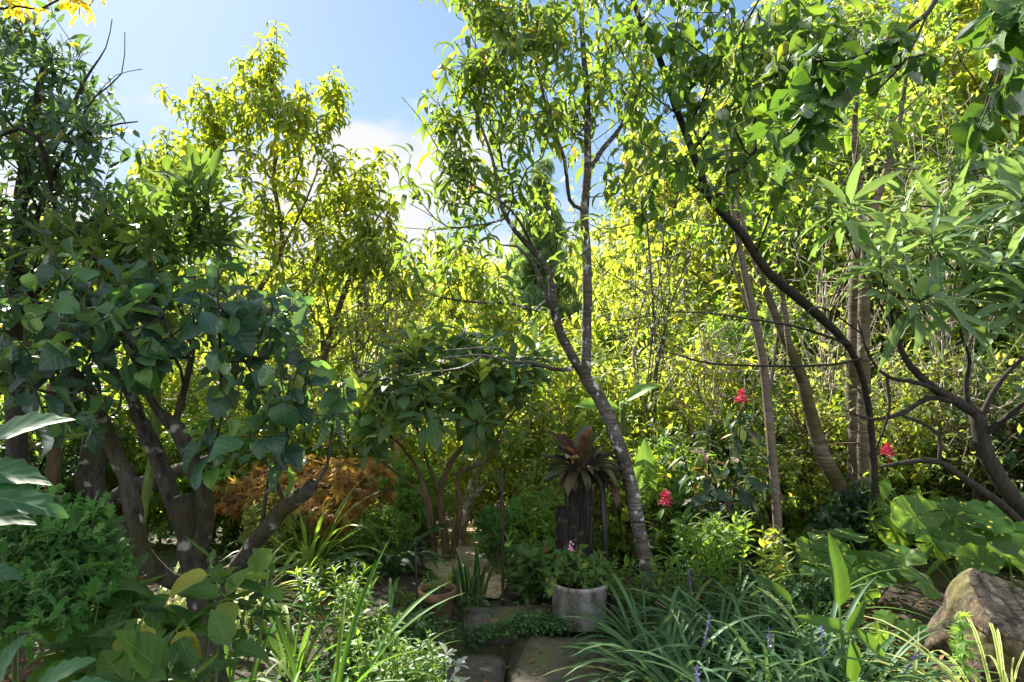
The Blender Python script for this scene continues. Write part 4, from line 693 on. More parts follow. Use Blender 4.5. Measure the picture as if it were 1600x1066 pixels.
# loquat
rng = np.random.default_rng(22); d = 4.9
mains = [A((680, 905, d, 0.0320), (676, 850, d, 0.0272), (668, 780, 4.8, 0.0240), (655, 740, 4.8, 0.0144), (630, 700, 4.7, 0.0096), (595, 670, 4.6, 0.0064)), A((700, 905, d, 0.0320), (694, 830, d, 0.0280), (688, 770, d, 0.0256), (705, 720, d, 0.0208), (735, 685, 4.8, 0.0160), (755, 640, 4.7, 0.0096), (745, 590, 4.7, 0.0080)),
         A((685, 770, d, 0.0160), (660, 700, 4.8, 0.0128), (640, 640, 4.7, 0.0080), (600, 600, 4.7, 0.0048)), A((730, 690, 4.8, 0.0112), (780, 660, 4.7, 0.0080), (810, 620, 4.7, 0.0048)), A((700, 905, 5, 0.0240), (718, 800, 5, 0.0200), (716, 740, 5, 0.0160), (760, 720, 5, 0.0112), (790, 660, 5, 0.0080), (830, 620, 5, 0.0048)), A((670, 780, 4.8, 0.0120), (620, 740, 4.8, 0.0080), (575, 700, 4.7, 0.0048), (560, 640, 4.6, 0.0040))]
T = blobs([(620, 620, 60, 35, 4.6, .4, 12), (700, 640, 60, 30, 4.6, .4, 11), (740, 590, 50, 40, 4.7, .4, 9), (800, 600, 50, 35, 4.8, .4, 8), (660, 560, 70, 30, 4.7, .4, 10), (580, 680, 40, 30, 4.6, .3, 6), (830, 570, 30, 30, 4.8, .3, 5), (745, 545, 60, 20, 4.9, .3, 6), (760, 670, 50, 25, 4.6, .3, 4)], rng, .5)
def lq(lg, T, D):
    q = np.array([P(748, 578, 4.55), P(690, 625, 4.5), P(615, 668, 4.4), P(565, 625, 4.4), P(650, 545, 4.6)]); shoots(lg, TP['loq'], q, np.tile([[0, 0, 1.]], (5, 1)), 16, .10, .19, rng, .75, -.1, m=1); return [M['newleaf']]
tree('loquat_tree', 'bushy loquat with ribbed dark leaves and pale new shoots on several thin trunks', 'tree', mains, T, M['bark_brown'], M['loquat'], TP['loq'], rng, 11, .11, .19, 1.25, .25, gk=dict(bf=.35, step=.12, shoot=.08, up=.7, r0=.0035, sides=(10, 6, 4), wob=.05), extra=lq, dj=.25)
# maple
rng = np.random.default_rng(23); d = 5.4
mains = [A((592, 915, d, .05), (590, 860, d, .045), (585, 810, d, .04), (560, 780, d, .025), (520, 760, d, .015), (470, 750, d, .008)), A((588, 825, d, .03), (600, 790, d, .02), (590, 770, d, .012)), A((586, 815, d, .02), (555, 840, 5.3, .014), (510, 830, 5.2, .008), (450, 820, 5.2, .004))]
T = blobs([(510, 745, 90, 26, 5.2, .4, 60), (500, 785, 100, 32, 5.0, .4, 70), (430, 770, 70, 36, 5.1, .4, 60), (560, 780, 50, 34, 5.2, .4, 45), (470, 815, 80, 22, 5.1, .4, 40), (560, 738, 45, 20, 5.3, .3, 26), (460, 735, 50, 14, 5.3, .3, 22), (375, 765, 40, 32, 5.2, .3, 24), (545, 815, 50, 18, 5.1, .3, 18)], rng, .4)
tree('maple_tree', 'small orange leaved Japanese maple glowing in the sun right of the quince', 'tree', mains, T, M['bark_twig'], M['maple'], TP['palm'], rng, 11, .16, .075, 1.2, .5, gk=dict(bf=.35, step=.12, shoot=.05, up=.1, r0=.0018))
# bare trunks in the understorey
def trunk_only(name, label, ml, bark, T=None, mat=None, tpl=None, rng=rng, n=8, size=.06, **k):
    return tree(name, label, 'tree', ml, T if T is not None else np.zeros((0, 3)), bark, mat or M['mid'], tpl or TP['small'], rng, n, .15, size, 1.1, .4, gk=dict(bf=.35, step=.15, shoot=.1, up=.4, r0=.003, sides=(12, 6, 3), wob=.08), **k)
trunk_only('old_tree', 'crooked pale trunk lit by the sun beside the sandy path', [A((727, 925, 5.6, .07), (722, 880, 5.6, .065), (715, 840, 5.6, .06), (728, 800, 5.6, .055), (738, 765, 5.7, .05), (748, 700, 5.8, .035), (740, 600, 5.9, .02)), A((735, 780, 5.6, .03), (775, 740, 5.7, .025), (830, 720, 5.8, .02), (880, 690, 6, .01))], M['bark_pale'], blobs([(760, 600, 80, 60, 6, .6, 50), (850, 650, 60, 50, 6, .5, 36), (790, 690, 60, 30, 5.8, .4, 20)], rng), M['bright'])
trunk_only('moss_gold_tree', 'thin golden mossy trunk behind the loquat stems', [A((622, 880, 6.0, .045), (620, 830, 6, .045), (619, 760, 6, .04), (622, 680, 6, .03), (615, 560, 6, .02), (620, 480, 6.1, .01))], M['bark_gold'], blobs([(615, 520, 90, 80, 6.1, .6, 90)], rng), M['bright'])
trunk_only('thick_old_tree', 'thick brown cut trunk behind the quince limbs', [A((165, 900, 4.6, .10), (150, 800, 4.6, .09), (140, 740, 4.6, .085), (148, 690, 4.6, .07), (150, 640, 4.6, .05)), A((160, 800, 4.5, .06), (200, 765, 4.3, .055), (240, 755, 4.2, .05), (290, 730, 4.1, .035), (330, 715, 4.0, .02))], M['bark_quince'], blobs([(150, 600, 120, 60, 4.7, .5, 60)], rng), M['mid'])
trunk_only('far_left_tree', 'dim brown trunk at the far left under the laurel', [A((62, 900, 4.4, .05), (76, 800, 4.4, .045), (85, 720, 4.4, .04), (80, 600, 4.4, .03))], M['bark_brown'], blobs([(60, 640, 100, 60, 4.5, .4, 50)], rng), M['mid'])
trunk_only('palm_trunk', 'left ringed pale trunk behind the lower red flower', [A((1062, 860, 6.4, .07), (1062, 780, 6.4, .068), (1058, 700, 6.4, .062), (1050, 640, 6.4, .05))], M['bark_pale'], blobs([(1050, 610, 40, 25, 6.4, .3, 14)], rng), M['bright'], group='ringed trunks')
trunk_only('palm_trunk', 'right ringed pale trunk with cut top beside the red cloak shrub', [A((1092, 860, 6.2, .10), (1088, 780, 6.2, .09), (1078, 700, 6.2, .075), (1068, 650, 6.2, .06), (1066, 615, 6.2, .05))], M['bark_gold'], group='ringed trunks')
trunk_only('leaning_tree', 'thin pale leaning trunk crossing the ringed trunks', [A((1110, 860, 5.8, .03), (1080, 760, 5.8, .028), (1040, 680, 5.9, .026), (1010, 640, 6, .02), (990, 560, 6.1, .012), (1010, 440, 6.2, .008))], M['bark_pale'], blobs([(1000, 480, 80, 70, 6.2, .5, 60), (1080, 560, 60, 40, 6, .4, 30)], rng), M['bright'])
# ------------------------------------------------------------------ shrubs between the garden and the wood, copied one by one
def shrub(name, seed, h, r, mat, tpl, ntips, n, size, nst=7, Lg=.15, droop=.3, bark=None, up=.5, spread=1.1, upn=1.0):
    rng = np.random.default_rng(seed); mains = [np.array([[0, 0, 0, .012], [.02, 0, h*.2, .011], [0.03, .03, h*.45, .008]])]
    for k in range(nst):
        a = k*2.4; e = np.array([math.cos(a)*r*.6, math.sin(a)*r*.6, h*rng.uniform(.55, .85)]); mains.append(np.array([[0, 0, .02, .010], [*(e*[.35, .35, .5]), .008], [*e, .004]]))
    v = nrm(rng.normal(size=(ntips, 3)))*rng.random((ntips, 1))**.4; T = v*[r, r, h*.46]+[0, 0, h*.52]
    T += np.sin(T[:, [1, 2, 0]]*9+seed)*r*.12
    return tree(name, '', 'shrub', mains, T, bark or M['bark_twig'], mat, tpl, rng, n, Lg, size, spread, droop, gk=dict(bf=.35, step=.12, r0=.0018, shoot=.1, up=up, sides=(6, 4, 3)), parts=('stem', 'foliage'), upn=upn)
TP['nar'] = [leaf_tpl('lance', .3, 3, 1, .3, c, 0) for c in (.3, .8, 1.2)]
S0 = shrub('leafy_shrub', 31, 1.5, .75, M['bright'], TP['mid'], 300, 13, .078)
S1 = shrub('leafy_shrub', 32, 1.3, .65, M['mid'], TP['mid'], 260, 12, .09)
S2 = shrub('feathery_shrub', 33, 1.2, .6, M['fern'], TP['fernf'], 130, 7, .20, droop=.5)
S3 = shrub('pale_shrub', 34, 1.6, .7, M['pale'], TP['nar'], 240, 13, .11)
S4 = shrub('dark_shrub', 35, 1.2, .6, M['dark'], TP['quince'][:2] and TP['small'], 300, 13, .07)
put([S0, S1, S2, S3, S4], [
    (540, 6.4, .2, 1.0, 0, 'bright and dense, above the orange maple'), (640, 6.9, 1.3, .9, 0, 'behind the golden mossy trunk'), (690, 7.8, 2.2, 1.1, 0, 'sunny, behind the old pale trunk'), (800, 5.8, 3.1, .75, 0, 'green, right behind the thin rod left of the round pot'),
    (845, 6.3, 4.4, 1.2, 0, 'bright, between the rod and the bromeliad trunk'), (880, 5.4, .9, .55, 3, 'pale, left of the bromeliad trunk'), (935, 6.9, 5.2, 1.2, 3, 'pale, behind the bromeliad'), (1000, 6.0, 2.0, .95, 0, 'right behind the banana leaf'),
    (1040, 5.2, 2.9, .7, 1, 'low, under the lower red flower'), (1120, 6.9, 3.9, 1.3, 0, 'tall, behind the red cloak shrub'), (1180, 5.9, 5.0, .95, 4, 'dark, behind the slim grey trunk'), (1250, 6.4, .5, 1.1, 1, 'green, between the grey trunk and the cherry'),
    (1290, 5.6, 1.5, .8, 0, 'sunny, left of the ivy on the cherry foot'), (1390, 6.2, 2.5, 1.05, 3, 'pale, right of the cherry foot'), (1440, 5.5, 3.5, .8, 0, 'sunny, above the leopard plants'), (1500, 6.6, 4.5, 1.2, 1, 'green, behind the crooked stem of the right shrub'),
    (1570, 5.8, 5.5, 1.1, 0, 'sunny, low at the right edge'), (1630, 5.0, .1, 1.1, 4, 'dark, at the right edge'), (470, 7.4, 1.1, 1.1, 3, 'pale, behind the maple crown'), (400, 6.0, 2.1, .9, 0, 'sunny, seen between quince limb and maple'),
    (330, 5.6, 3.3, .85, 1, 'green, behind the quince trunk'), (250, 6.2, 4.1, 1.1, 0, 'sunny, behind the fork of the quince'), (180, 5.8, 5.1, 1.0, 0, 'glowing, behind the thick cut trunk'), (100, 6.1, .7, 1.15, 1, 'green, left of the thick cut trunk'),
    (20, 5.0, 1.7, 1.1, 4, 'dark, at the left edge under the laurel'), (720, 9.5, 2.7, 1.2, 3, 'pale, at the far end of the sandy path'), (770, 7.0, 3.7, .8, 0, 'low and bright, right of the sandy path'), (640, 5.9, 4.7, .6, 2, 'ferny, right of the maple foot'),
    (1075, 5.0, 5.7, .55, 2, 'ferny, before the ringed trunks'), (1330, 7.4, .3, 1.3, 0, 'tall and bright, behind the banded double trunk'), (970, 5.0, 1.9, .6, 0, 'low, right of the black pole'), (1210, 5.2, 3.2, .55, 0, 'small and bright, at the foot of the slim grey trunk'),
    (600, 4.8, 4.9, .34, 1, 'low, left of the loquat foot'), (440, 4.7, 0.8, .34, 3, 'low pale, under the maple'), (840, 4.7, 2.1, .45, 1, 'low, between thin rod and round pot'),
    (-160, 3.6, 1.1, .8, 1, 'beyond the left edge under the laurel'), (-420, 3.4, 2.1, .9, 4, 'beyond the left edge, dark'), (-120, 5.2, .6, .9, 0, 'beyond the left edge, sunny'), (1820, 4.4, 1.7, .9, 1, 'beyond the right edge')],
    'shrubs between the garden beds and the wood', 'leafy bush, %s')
# twiggy half bare shrubs on the right
def twiggy(label, cpx, cpy, d, rx, ry, n, seed, mat=M['bark_pale']):
    rng = np.random.default_rng(seed); b = P(cpx, cpy, d); b[2] = gh(b[0], b[1]); c = P(cpx, cpy, d); mains = [np.array([[*b, .014], [*(b+(c-b)*.5+rng.normal(0, .06, 3)), .011], [*c, .008]])]
    for k in range(n):
        e = c+rng.uniform(-1, 1, 3)*[rx/1067*d, .7, ry/1067*d]; s_ = b+(c-b)*rng.uniform(.2, 1); mid = (s_+e)/2+rng.normal(0, .14, 3); mains.append(np.array([[*s_, .007], [*mid, .0055], [*e, .002]]))
    T = c+rng.uniform(-1, 1, (n*2, 3))*[rx/1067*d, .7, ry/1067*d]
    tree('twiggy_shrub', label, 'shrub', mains, T, mat, M['pale'], TP['small'], rng, 4, .2, .06, 1.1, .3, gk=dict(bf=.3, step=.15, r0=.0016, shoot=.1, up=.3, sides=(6, 4, 3)), parts=('stem', 'foliage'))
twiggy('tangle of thin pale stems between the banded cherry and the right edge', 1470, 600, 5.4, 150, 130, 46, 41)
twiggy('tangle of thin pale stems left of the banded double trunk', 1290, 420, 6.2, 130, 160, 46, 42)
twiggy('tangle of pale twigs above the red cloak shrub', 1100, 520, 6.0, 120, 100, 40, 43)
twiggy('tangle of grey twigs right of the leaning peach, high up', 1010, 330, 5.9, 120, 110, 22, 44, M['bark_peach'])
twiggy('bare brown twigs behind the crooked stem of the right shrub', 1530, 650, 5.0, 120, 90, 60, 47, M['bark_brown'])
twiggy('bare brown twigs between the slim grey trunk and the cherry', 1260, 640, 5.3, 60, 100, 34, 48, M['bark_brown'])
twiggy('grey twigs between the tall peach and the loquat', 560, 470, 6.2, 110, 90, 34, 45, M['bark_peach'])
twiggy('tangle of stems at the upper right above the grey leaved rosettes', 1480, 250, 6.0, 130, 130, 46, 46)
# ------------------------------------------------------------------ strap-leaved clumps
def clump_geo(g, c, n, ln, tpl, rng, tilt=(5, 55), rad=.05, m=0, sj=.25, az=None, wv=.15):
    a = rng.uniform(0, 2*np.pi, n) if az is None else rng.normal(az[0], az[1], n); ti = np.radians(rng.uniform(tilt[0], tilt[1], n)); o = np.stack([np.cos(a), np.sin(a), 0*a], 1)
    dr = o*np.sin(ti)[:, None]+np.array([0, 0, 1.])*np.cos(ti)[:, None]; pos = np.asarray(c)+o*rad*rng.random((n, 1))**.5
    inst(g, tpl, pos, dr, np.array([0, 0, .8])-o+rng.normal(0, .25, (n, 3)), ln*(1+rng.normal(0, sj, n)).clip(.4, 1.5), rng, wv, m)
def clump(name, label, cat, x, y, n, ln, tpl, mat, seed, group=None, z=None, spikes=0, **k):
    rng = np.random.default_rng(seed); zz = float(gh(x, y)) if z is None else z; c = np.array([x, y, zz-.01])
    root = empty(name, c, label, cat, group); g = Geo(); clump_geo(g, c, n, ln, tpl, rng, **k); g.build('leaves', mat, root)
    for _ in range(spikes):
        p = c+np.array([rng.uniform(-.12, .12), rng.uniform(-.12, .12), 0]); tp = p+[rng.normal(0, .05), rng.normal(0, .05)-.04, ln*rng.uniform(.65, .85)]; g = Geo(); V, Q = tube(np.array([p, (p+tp)/2, tp]), [.002]*3, 4); g.add(V, Q, None, 1)
        kk = 60; u = rng.uniform(.62, 1, kk); q = p+(tp-p)*u[:, None]; o = nrm(rng.normal(size=(kk, 3))); inst(g, TP['rh'], q, o+[0, 0, .4], rng.normal(size=(kk, 3)), .012*np.ones(kk), rng); g.build('flower_spike', [M['violet'], M['stem']], root)
    return root
G_L = 'dark grassy tufts of the border right of the round pot'
k = 0
for (px, y, n, ln, sp) in [(1010, 3.30, 90, .40, 0), (1040, 2.95, 120, .46, 1), (1120, 3.25, 120, .46, 0), (1110, 2.70, 130, .46, 1), (1190, 2.95, 130, .48, 1), (1215, 3.4, 110, .46, 0), (1260, 2.72, 130, .48, 1), (1290, 3.1, 110, .46, 0), (1345, 2.85, 110, .46, 1), (1180, 2.5, 120, .44, 0), (1330, 2.5, 120, .44, 0), (1075, 3.6, 90, .42, 1), (1150, 3.75, 90, .42, 0), (1000, 2.6, 50, .34, 0), (1420, 2.5, 90, .40, 0), (1265, 3.7, 70, .40, 0)]:
    k += 1; clump('lilyturf_clump', 'dense arching dark green grassy tuft in the border right of the round pot', 'grass', (px-800)/1067*y, y, n, ln, TP['lir'], M['liriope'], 50+k, G_L, spikes=sp, tilt=(8, 62), rad=.09)
G_D = 'daylilies at the lower left'
for (px, y, n, ln, lb, ti) in [(420, 2.15, 44, .78, 'broad strap leaved clump at the bottom, nearest the quince foot', (5, 48)), (505, 2.5, 54, .74, 'arching strap leaved clump in front of the maple', (5, 55)), (560, 2.1, 34, .62, 'strap leaved clump bending towards the silver plant', (10, 55)), (665, 2.25, 16, .62, 'tall bright strap leaves beside the silver plant and wet slab', (3, 30)), (370, 2.7, 34, .7, 'strap leaved clump right behind the hydrangea', (5, 50)), (600, 2.9, 30, .5, 'low strap leaved clump left of the terracotta pot', (10, 60)), (455, 3.1, 34, .62, 'strap leaved clump farthest back of the daylilies', (8, 52))]:
    k += 1; clump('daylily_clump', lb, 'daylily', (px-800)/1067*y, y, n, ln*.74, TP['strap'], M['strap'], 80+k, G_D, tilt=ti, rad=.07)
clump('sedge_clump', 'fine pale yellow striped sedge arching before the cut stump', 'grass', (1580-800)/1067*2.4, 2.4, 460, .66, TP['sedge'], M['sedge'], 120, tilt=(10, 60), rad=.07)
clump('sedge_clump', 'small green and cream striped tuft behind the hydrangea leaves', 'grass', P(245, 0, 3.6)[0], 3.6, 90, .5, TP['sword'][:0] or TP['lir'], M['sedge'], 121, tilt=(15, 65), rad=.06)
clump('sedge_clump', 'pale striped grassy tuft low beside the quince trunk on its right', 'grass', P(390, 0, 3.9)[0], 3.9, 90, .4, TP['lir'], M['sedge'], 122, tilt=(15, 65), rad=.06)
clump('clivia_clump', 'sunlit yellow green strap leaves behind the leopard plants', 'clivia', P(1520, 0, 4.7)[0], 4.7, 60, .62, [leaf_tpl('strap', .085, 7, 1, .3, c, 0) for c in (.9, 1.5, 2)], M['clivia'], 123, tilt=(20, 65), rad=.12)
clump('clivia_clump', 'dull green strap leaves left of the ivy', 'clivia', P(1245, 0, 4.7)[0], 4.7, 40, .4, [leaf_tpl('strap', .10, 6, 1, .3, c, 0) for c in (.9, 1.5, 2)], M['mid'], 124, tilt=(20, 70), rad=.1)
clump('iris_clump', 'bright grassy clump in the sun under the orange maple', 'iris', P(480, 0, 4.6)[0], 4.6, 70, .5, [leaf_tpl('strap', .05, 6, 1, .3, c, 0) for c in (.5, 1.0, 1.7)], M['clivia'], 125, tilt=(5, 50), rad=.1)
clump('iris_clump', 'dark strap leaved clump behind the terracotta pot, left', 'iris', P(610, 0, 4.6)[0], 4.6, 50, .42, [leaf_tpl('strap', .10, 6, 1, .3, c, 0) for c in (.7, 1.3, 1.9)], M['dark'], 126, tilt=(10, 65), rad=.1)
clump('sword_plant', 'stiff dark upright sword leaves with pale edges right of the terracotta pot', 'plant', P(733, 0, 3.92)[0], 3.92, 26, .27, TP['sword'], M['snake'], 127, tilt=(0, 16), rad=.09)
clump('sword_plant', 'dark broad upright leaves behind the bromeliad trunk, left', 'plant', P(862, 0, 4.6)[0], 4.6, 14, .3, TP['sword'], M['dark'], 128, tilt=(0, 20), rad=.07)
# ------------------------------------------------------------------ plants made leaf by leaf
def shooty(name, label, cat, base, tops, mat, tpl, n, Lg, size, seed, spread=1.1, droop=.2, dj=.16, sr=.006, bark=None, group=None, extra=None, tips=None, tn=5, upn=1.2, up=.5, sj=.25):
    rng = np.random.default_rng(seed); base = np.asarray(base, float)
    mains = [np.array([[*base, sr*1.5], [*(base+[0, 0, .03]), sr*1.5], [*(base+[0.005, 0, .06]), sr*1.5]])]; D = []
    for t_ in tops:
        t_ = np.asarray(t_, float); mid = base*.45+t_*.55; mid[2] = base[2]*.4+t_[2]*.6; mid[:2] = base[:2]*.35+t_[:2]*.65+rng.normal(0, .02, 2); mains.append(np.array([[*base, sr], [*mid, sr*.8], [*t_, sr*.5]])); D.append(nrm(t_-mid))
    T = np.asarray(tops, float); root = empty(name, base, label, cat, group)
    wg, T2, D2, _, _ = grow(mains, tips if tips is not None else np.zeros((0, 3)), rng, bf=.3, step=.06, r0=.0015, shoot=.04, up=up, sides=(8, 6, 4))
    wg.build('stem', bark or M['stem'], root); lg = Geo(); mats = [mat]; shoots(lg, tpl, T, np.array(D), n, Lg, size, rng, spread, droop, upn=upn, sj=sj, dj=dj)
    if len(T2): shoots(lg, tpl, T2, D2, tn, Lg*.6, size*.85, rng, spread, droop, upn=upn, sj=sj, dj=dj)
    if extra: mats += extra(lg, T, root, rng) or []
    lg.build('foliage', mats, root); return root
def gb(px, d): x = (px-800)/1067*d; return (x, d, float(gh(x, d)))
HY = lambda *l: [P(*a) for a in l]
shooty('hydrangea_shrub', 'large toothed hydrangea leaves in the shade at the bottom left', 'shrub', gb(190, 2.1), HY((185, 985, 1.95), (110, 1010, 1.9), (240, 935, 2.1), (175, 900, 2.15), (270, 1040, 1.8), (60, 960, 2.0), (210, 1050, 1.75), (130, 930, 2.1)), M['hydra'], TP['hyd'], 8, .10, .145, 140, 1.35, .25, tips=blobs([(180, 1000, 130, 50, 2.0, .15, 10)], rng), tn=4)
shooty('hydrangea_shrub', 'hydrangea leaves in front of the quince foot, one of them yellow', 'shrub', gb(330, 2.1), HY((290, 975, 2.0), (345, 905, 2.15), (330, 870, 2.2), (420, 890, 2.1), (385, 940, 2.1), (300, 1050, 1.8), (360, 1000, 1.95)), M['hydra'], TP['hyd'], 7, .09, .115, 141, 1.35, .2, tips=blobs([(340, 960, 90, 60, 2.1, .12, 6)], rng), tn=3, extra=lambda lg, T, root, rng: (inst(lg, TP['hyd'], np.array([P(330, 898, 2.0), P(275, 985, 1.9)]), np.array([[-1, -.3, -.15], [.6, -.2, -.7]]), np.array([[0, -.6, 1.], [0, -1, .6]]), np.array([.15, .12]), rng, m=0, rnd=.99), None)[1])
c_t = blobs([(30, 860, 70, 60, 1.95, .25, 110), (115, 835, 50, 35, 2.0, .15, 60), (150, 880, 30, 40, 2.05, .12, 30), (60, 800, 20, 20, 2.0, .05, 8), (85, 925, 80, 50, 1.9, .2, 90), (0, 950, 60, 50, 1.8, .2, 50)], np.random.default_rng(3))
shooty('chrysanthemum_plant', 'bushy fresh green plant with lobed leaves at the left edge', 'plant', gb(70, 2.0), HY((40, 860, 1.95), (120, 850, 2.0), (160, 900, 1.95), (20, 930, 1.85), (90, 920, 1.9)), M['chrys'], TP['chrys'], 9, .1, .048, 142, 1.0, .0, sr=.004, tips=c_t, tn=8, up=.4)
def edge_leaf(label, spec, base, seed):
    rng = np.random.default_rng(seed); root = empty('broadleaf_plant', base, label, 'plant'); g = Geo(); s = Geo()
    for (a, b_, d, wd) in spec:
        p = P(a[0], a[1], d); q = P(b_[0], b_[1], d*.97); l = np.linalg.norm(q-p); inst(g, TP['fig'], p[None], (q-p)[None], np.array([[.15, -.5, 1.]]), np.array([l]), rng, 0)
        V, Q = tube(smooth_path(np.array([[*base], [*(np.array(base)*.4+p*.6+[-.05, 0, -.05])], [*p]]), .1), [.005, *([.004]*40)][:len(smooth_path(np.array([[*base], [*(np.array(base)*.4+p*.6+[-.05, 0, -.05])], [*p]]), .1))], 6); s.add(V, Q)
    s.build('stem', M['stem'], root); g.build('foliage', M['fig'], root)
edge_leaf('near blue green broad leaves poking in at the left edge', [((-70, 730), (75, 738), 1.35, 1), ((-80, 775), (92, 762), 1.3, 1), ((-60, 700), (102, 632), 1.4, 1), ((-80, 800), (50, 802), 1.35, 1), ((-60, 895), (30, 892), 1.5, 1)], (-1.3, 1.5, 0), 143)
edge_leaf('near light green leaves rising at the very bottom left', [((40, 1100), (112, 1012), 1.3, 1), ((60, 1110), (165, 1056), 1.25, 1), ((-20, 1110), (-5, 1000), 1.3, 1)], (-.95, 1.3, 0.1), 144)
# round-leaved leopard plants
def leopard(label, spec, base, seed):
    rng = np.random.default_rng(seed); base = np.array(base, float); root = empty('leopard_plant', base, label, 'plant'); g = Geo(); s = Geo()
    for (px, py, d, r, tx, ty) in spec:
        p = P(px, py, d); r = r/1067*d*.86; a = rng.uniform(0, 6.28); up = nrm(np.array([tx-.15+rng.normal(0, .25), -ty*1.6+rng.normal(0, .35), 1.]))
        inst(g, TP['disc'], p[None], np.array([[math.cos(a), math.sin(a)-.3, -.1]]), up[None], np.array([r]), rng, .08)
        ml = smooth_path(np.array([base, base*.5+p*.5+[0, .03, .04], p-up*.004]), .06); V, Q = tube(ml, .0045, 6); s.add(V, Q)
    s.build('stem', M['stem'], root); g.build('leaves', M['ligu'], root)
leopard('leopard plant with round yellow spotted leaves right of the ivy foot', [(1300, 865, 4.0, 40, -.1, .7), (1325, 838, 4.1, 36, .3, .9), (1275, 890, 3.9, 34, -.3, .8), (1390, 880, 3.9, 46, 0, .8), (1368, 905, 3.8, 36, .2, .9), (1440, 905, 3.7, 46, .1, .8), (1345, 880, 4, 34, -.2, .6), (1415, 870, 4.0, 40, .3, .6), (1290, 835, 4.2, 30, .3, .6), (1262, 862, 4.0, 30, 0, 1.), (1312, 905, 3.8, 34, 0, 1.), (1350, 925, 3.7, 30, .1, 1.)], gb(1370, 4.0), 150)
leopard('leopard plant with wide glossy leaves above the cut stump', [(1430, 805, 4.1, 54, -.3, .9), (1490, 800, 4.2, 46, .1, .6), (1545, 808, 4.0, 48, .2, .5), (1500, 850, 3.9, 44, -.1, .9), (1555, 845, 3.9, 42, .1, .7), (1460, 850, 4.0, 40, .1, .9), (1600, 820, 4.0, 44, 0, .6), (1530, 875, 3.75, 36, 0, .8), (1400, 830, 4.2, 34, 0, .8)], gb(1500, 4.1), 151)
leopard('leopard plant leaf hanging over the dark face of the cut stump at the right edge', [(1578, 872, 3.0, 50, .1, 1.1), (1630, 840, 3.1, 46, .1, .8), (1620, 780, 3.2, 34, .1, .8)], (2.5, 3.3, .0), 152)
leopard('small leopard plant with shiny leaves left of the cut stump', [(1385, 965, 3.2, 22, 0, .6), (1425, 985, 3.1, 26, -.4, .5), (1400, 1010, 3.0, 22, .3, .5), (1375, 990, 3.1, 20, 0, .6)], gb(1405, 3.1), 153)
# canna-like plant
rng = np.random.default_rng(154); root = empty('ginger_plant', gb(1320, 2.9), 'tall pointed broad leaves standing out of the grassy border left of the cut stump', 'plant'); g = Geo(); s = Geo(); bs = np.array(gb(1320, 2.9))
for (a, b_, d, up) in [((1312, 948), (1308, 845), 2.9, (.2, -1, .1)), ((1325, 990), (1352, 940), 2.9, (-.3, -1, .5)), ((1318, 985), (1252, 962), 2.9, (.2, -.9, .6)), ((1330, 1000), (1335, 1085), 2.7, (.2, -1, .3)), ((1330, 985), (1395, 1030), 2.8, (0, -.8, .8)), ((1238, 945), (1190, 898), 3.1, (.3, -.6, .8))]:
    p, q = P(*a, d), P(*b_, d); inst(g, [leaf_tpl('ovate', .32, 8, 2, .45, .35, .0, wave=.03)], p[None], (q-p)[None], np.array([up], float), np.array([np.linalg.norm(q-p)*1.1]), rng, 0)
    V, Q = tube(smooth_path(np.array([bs, bs*.3+p*.7, p]), .06), .005, 6); s.add(V, Q)
s.build('stem', M['stem'], root); g.build('leaves', M['apple'], root)
# perennials of the border
rng = np.random.default_rng(160)
def peren(label, cx, d, top, rx, n, mat, tpl, seed, size=.06, k=12, **kw):
    r2 = np.random.default_rng(seed); b_ = gb(cx, d); tops = [P(cx+r2.uniform(-rx, rx), top+r2.uniform(0, 60), d+r2.uniform(-.15, .15)) for _ in range(n)]
    return shooty('perennial_plant', label, 'plant', b_, tops, mat, tpl, k, .45*max(.2, tops[0][2]-b_[2]), size, seed, .95, .1, sr=.0028, **kw)
peren('clump of slender leafy stems between the leaning peach and the grey trunk, left part', 1090, 3.95, 790, 45, 16, M['mid'], TP['nar'], 161, .065, 22)
peren('clump of slender leafy stems before the red cloak shrub', 1140, 3.85, 800, 40, 14, M['mid'], TP['nar'], 162, .065, 22)
peren('bright leafy stems at the foot of the slim grey trunk', 1200, 3.8, 825, 30, 12, M['bright'], TP['nar'], 163, .075, 16)
peren('low leafy plant at the foot of the leaning peach', 1055, 3.8, 860, 40, 14, M['mid'], TP['small'], 164, .05, 14)
peren('low broad leaved plant in front of the ivy', 1270, 3.9, 895, 50, 16, M['cover'], TP['small'], 165, .07, 12)
peren('leafy green plant between the thin rod and the round pot', 830, 4.0, 850, 38, 26, M['hydra'], TP['hyd'][:2], 166, .075, 12)
peren('leafy plant behind the round pot with a dark red flower', 860, 4.15, 845, 30, 16, M['mid'], TP['small'], 167, .06, 14)
peren('low plant right of the round pot, in the shade', 975, 3.9, 870, 34, 16, M['mid'], TP['small'], 168, .055, 14)
peren('feathery green plant right of the sandy path', 780, 4.6, 790, 36, 20, M['chrys'], TP['chrys'], 169, .08, 16)
peren('tangled green plant left of the golden mossy trunk', 545, 4.2, 870, 50, 20, M['mid'], TP['small'], 170, .05, 14)
peren('pale leafy plant behind the terracotta pot', 700, 4.4, 890, 40, 16, M['bright'], TP['small'], 171, .045, 14)
peren('tall leafy stems under the crooked right shrub', 1400, 4.5, 770, 50, 14, M['mid'], TP['nar'], 172, .09, 14)
peren('low pale green mound left of the terracotta pot', 630, 3.45, 955, 45, 26, M['cover'], TP['small'], 173, .04, 14)
peren('low dark mound between the daylilies and the terracotta pot', 575, 3.2, 950, 50, 26, M['mid'], TP['small'], 174, .045, 14)
peren('feathery low plant in front of the sword leaves', 745, 3.85, 930, 20, 10, M['cover'], TP['nar'], 175, .05, 12)
peren('leafy stems rising among the daylilies', 520, 3.3, 880, 60, 16, M['mid'], TP['nar'], 176, .06, 18)
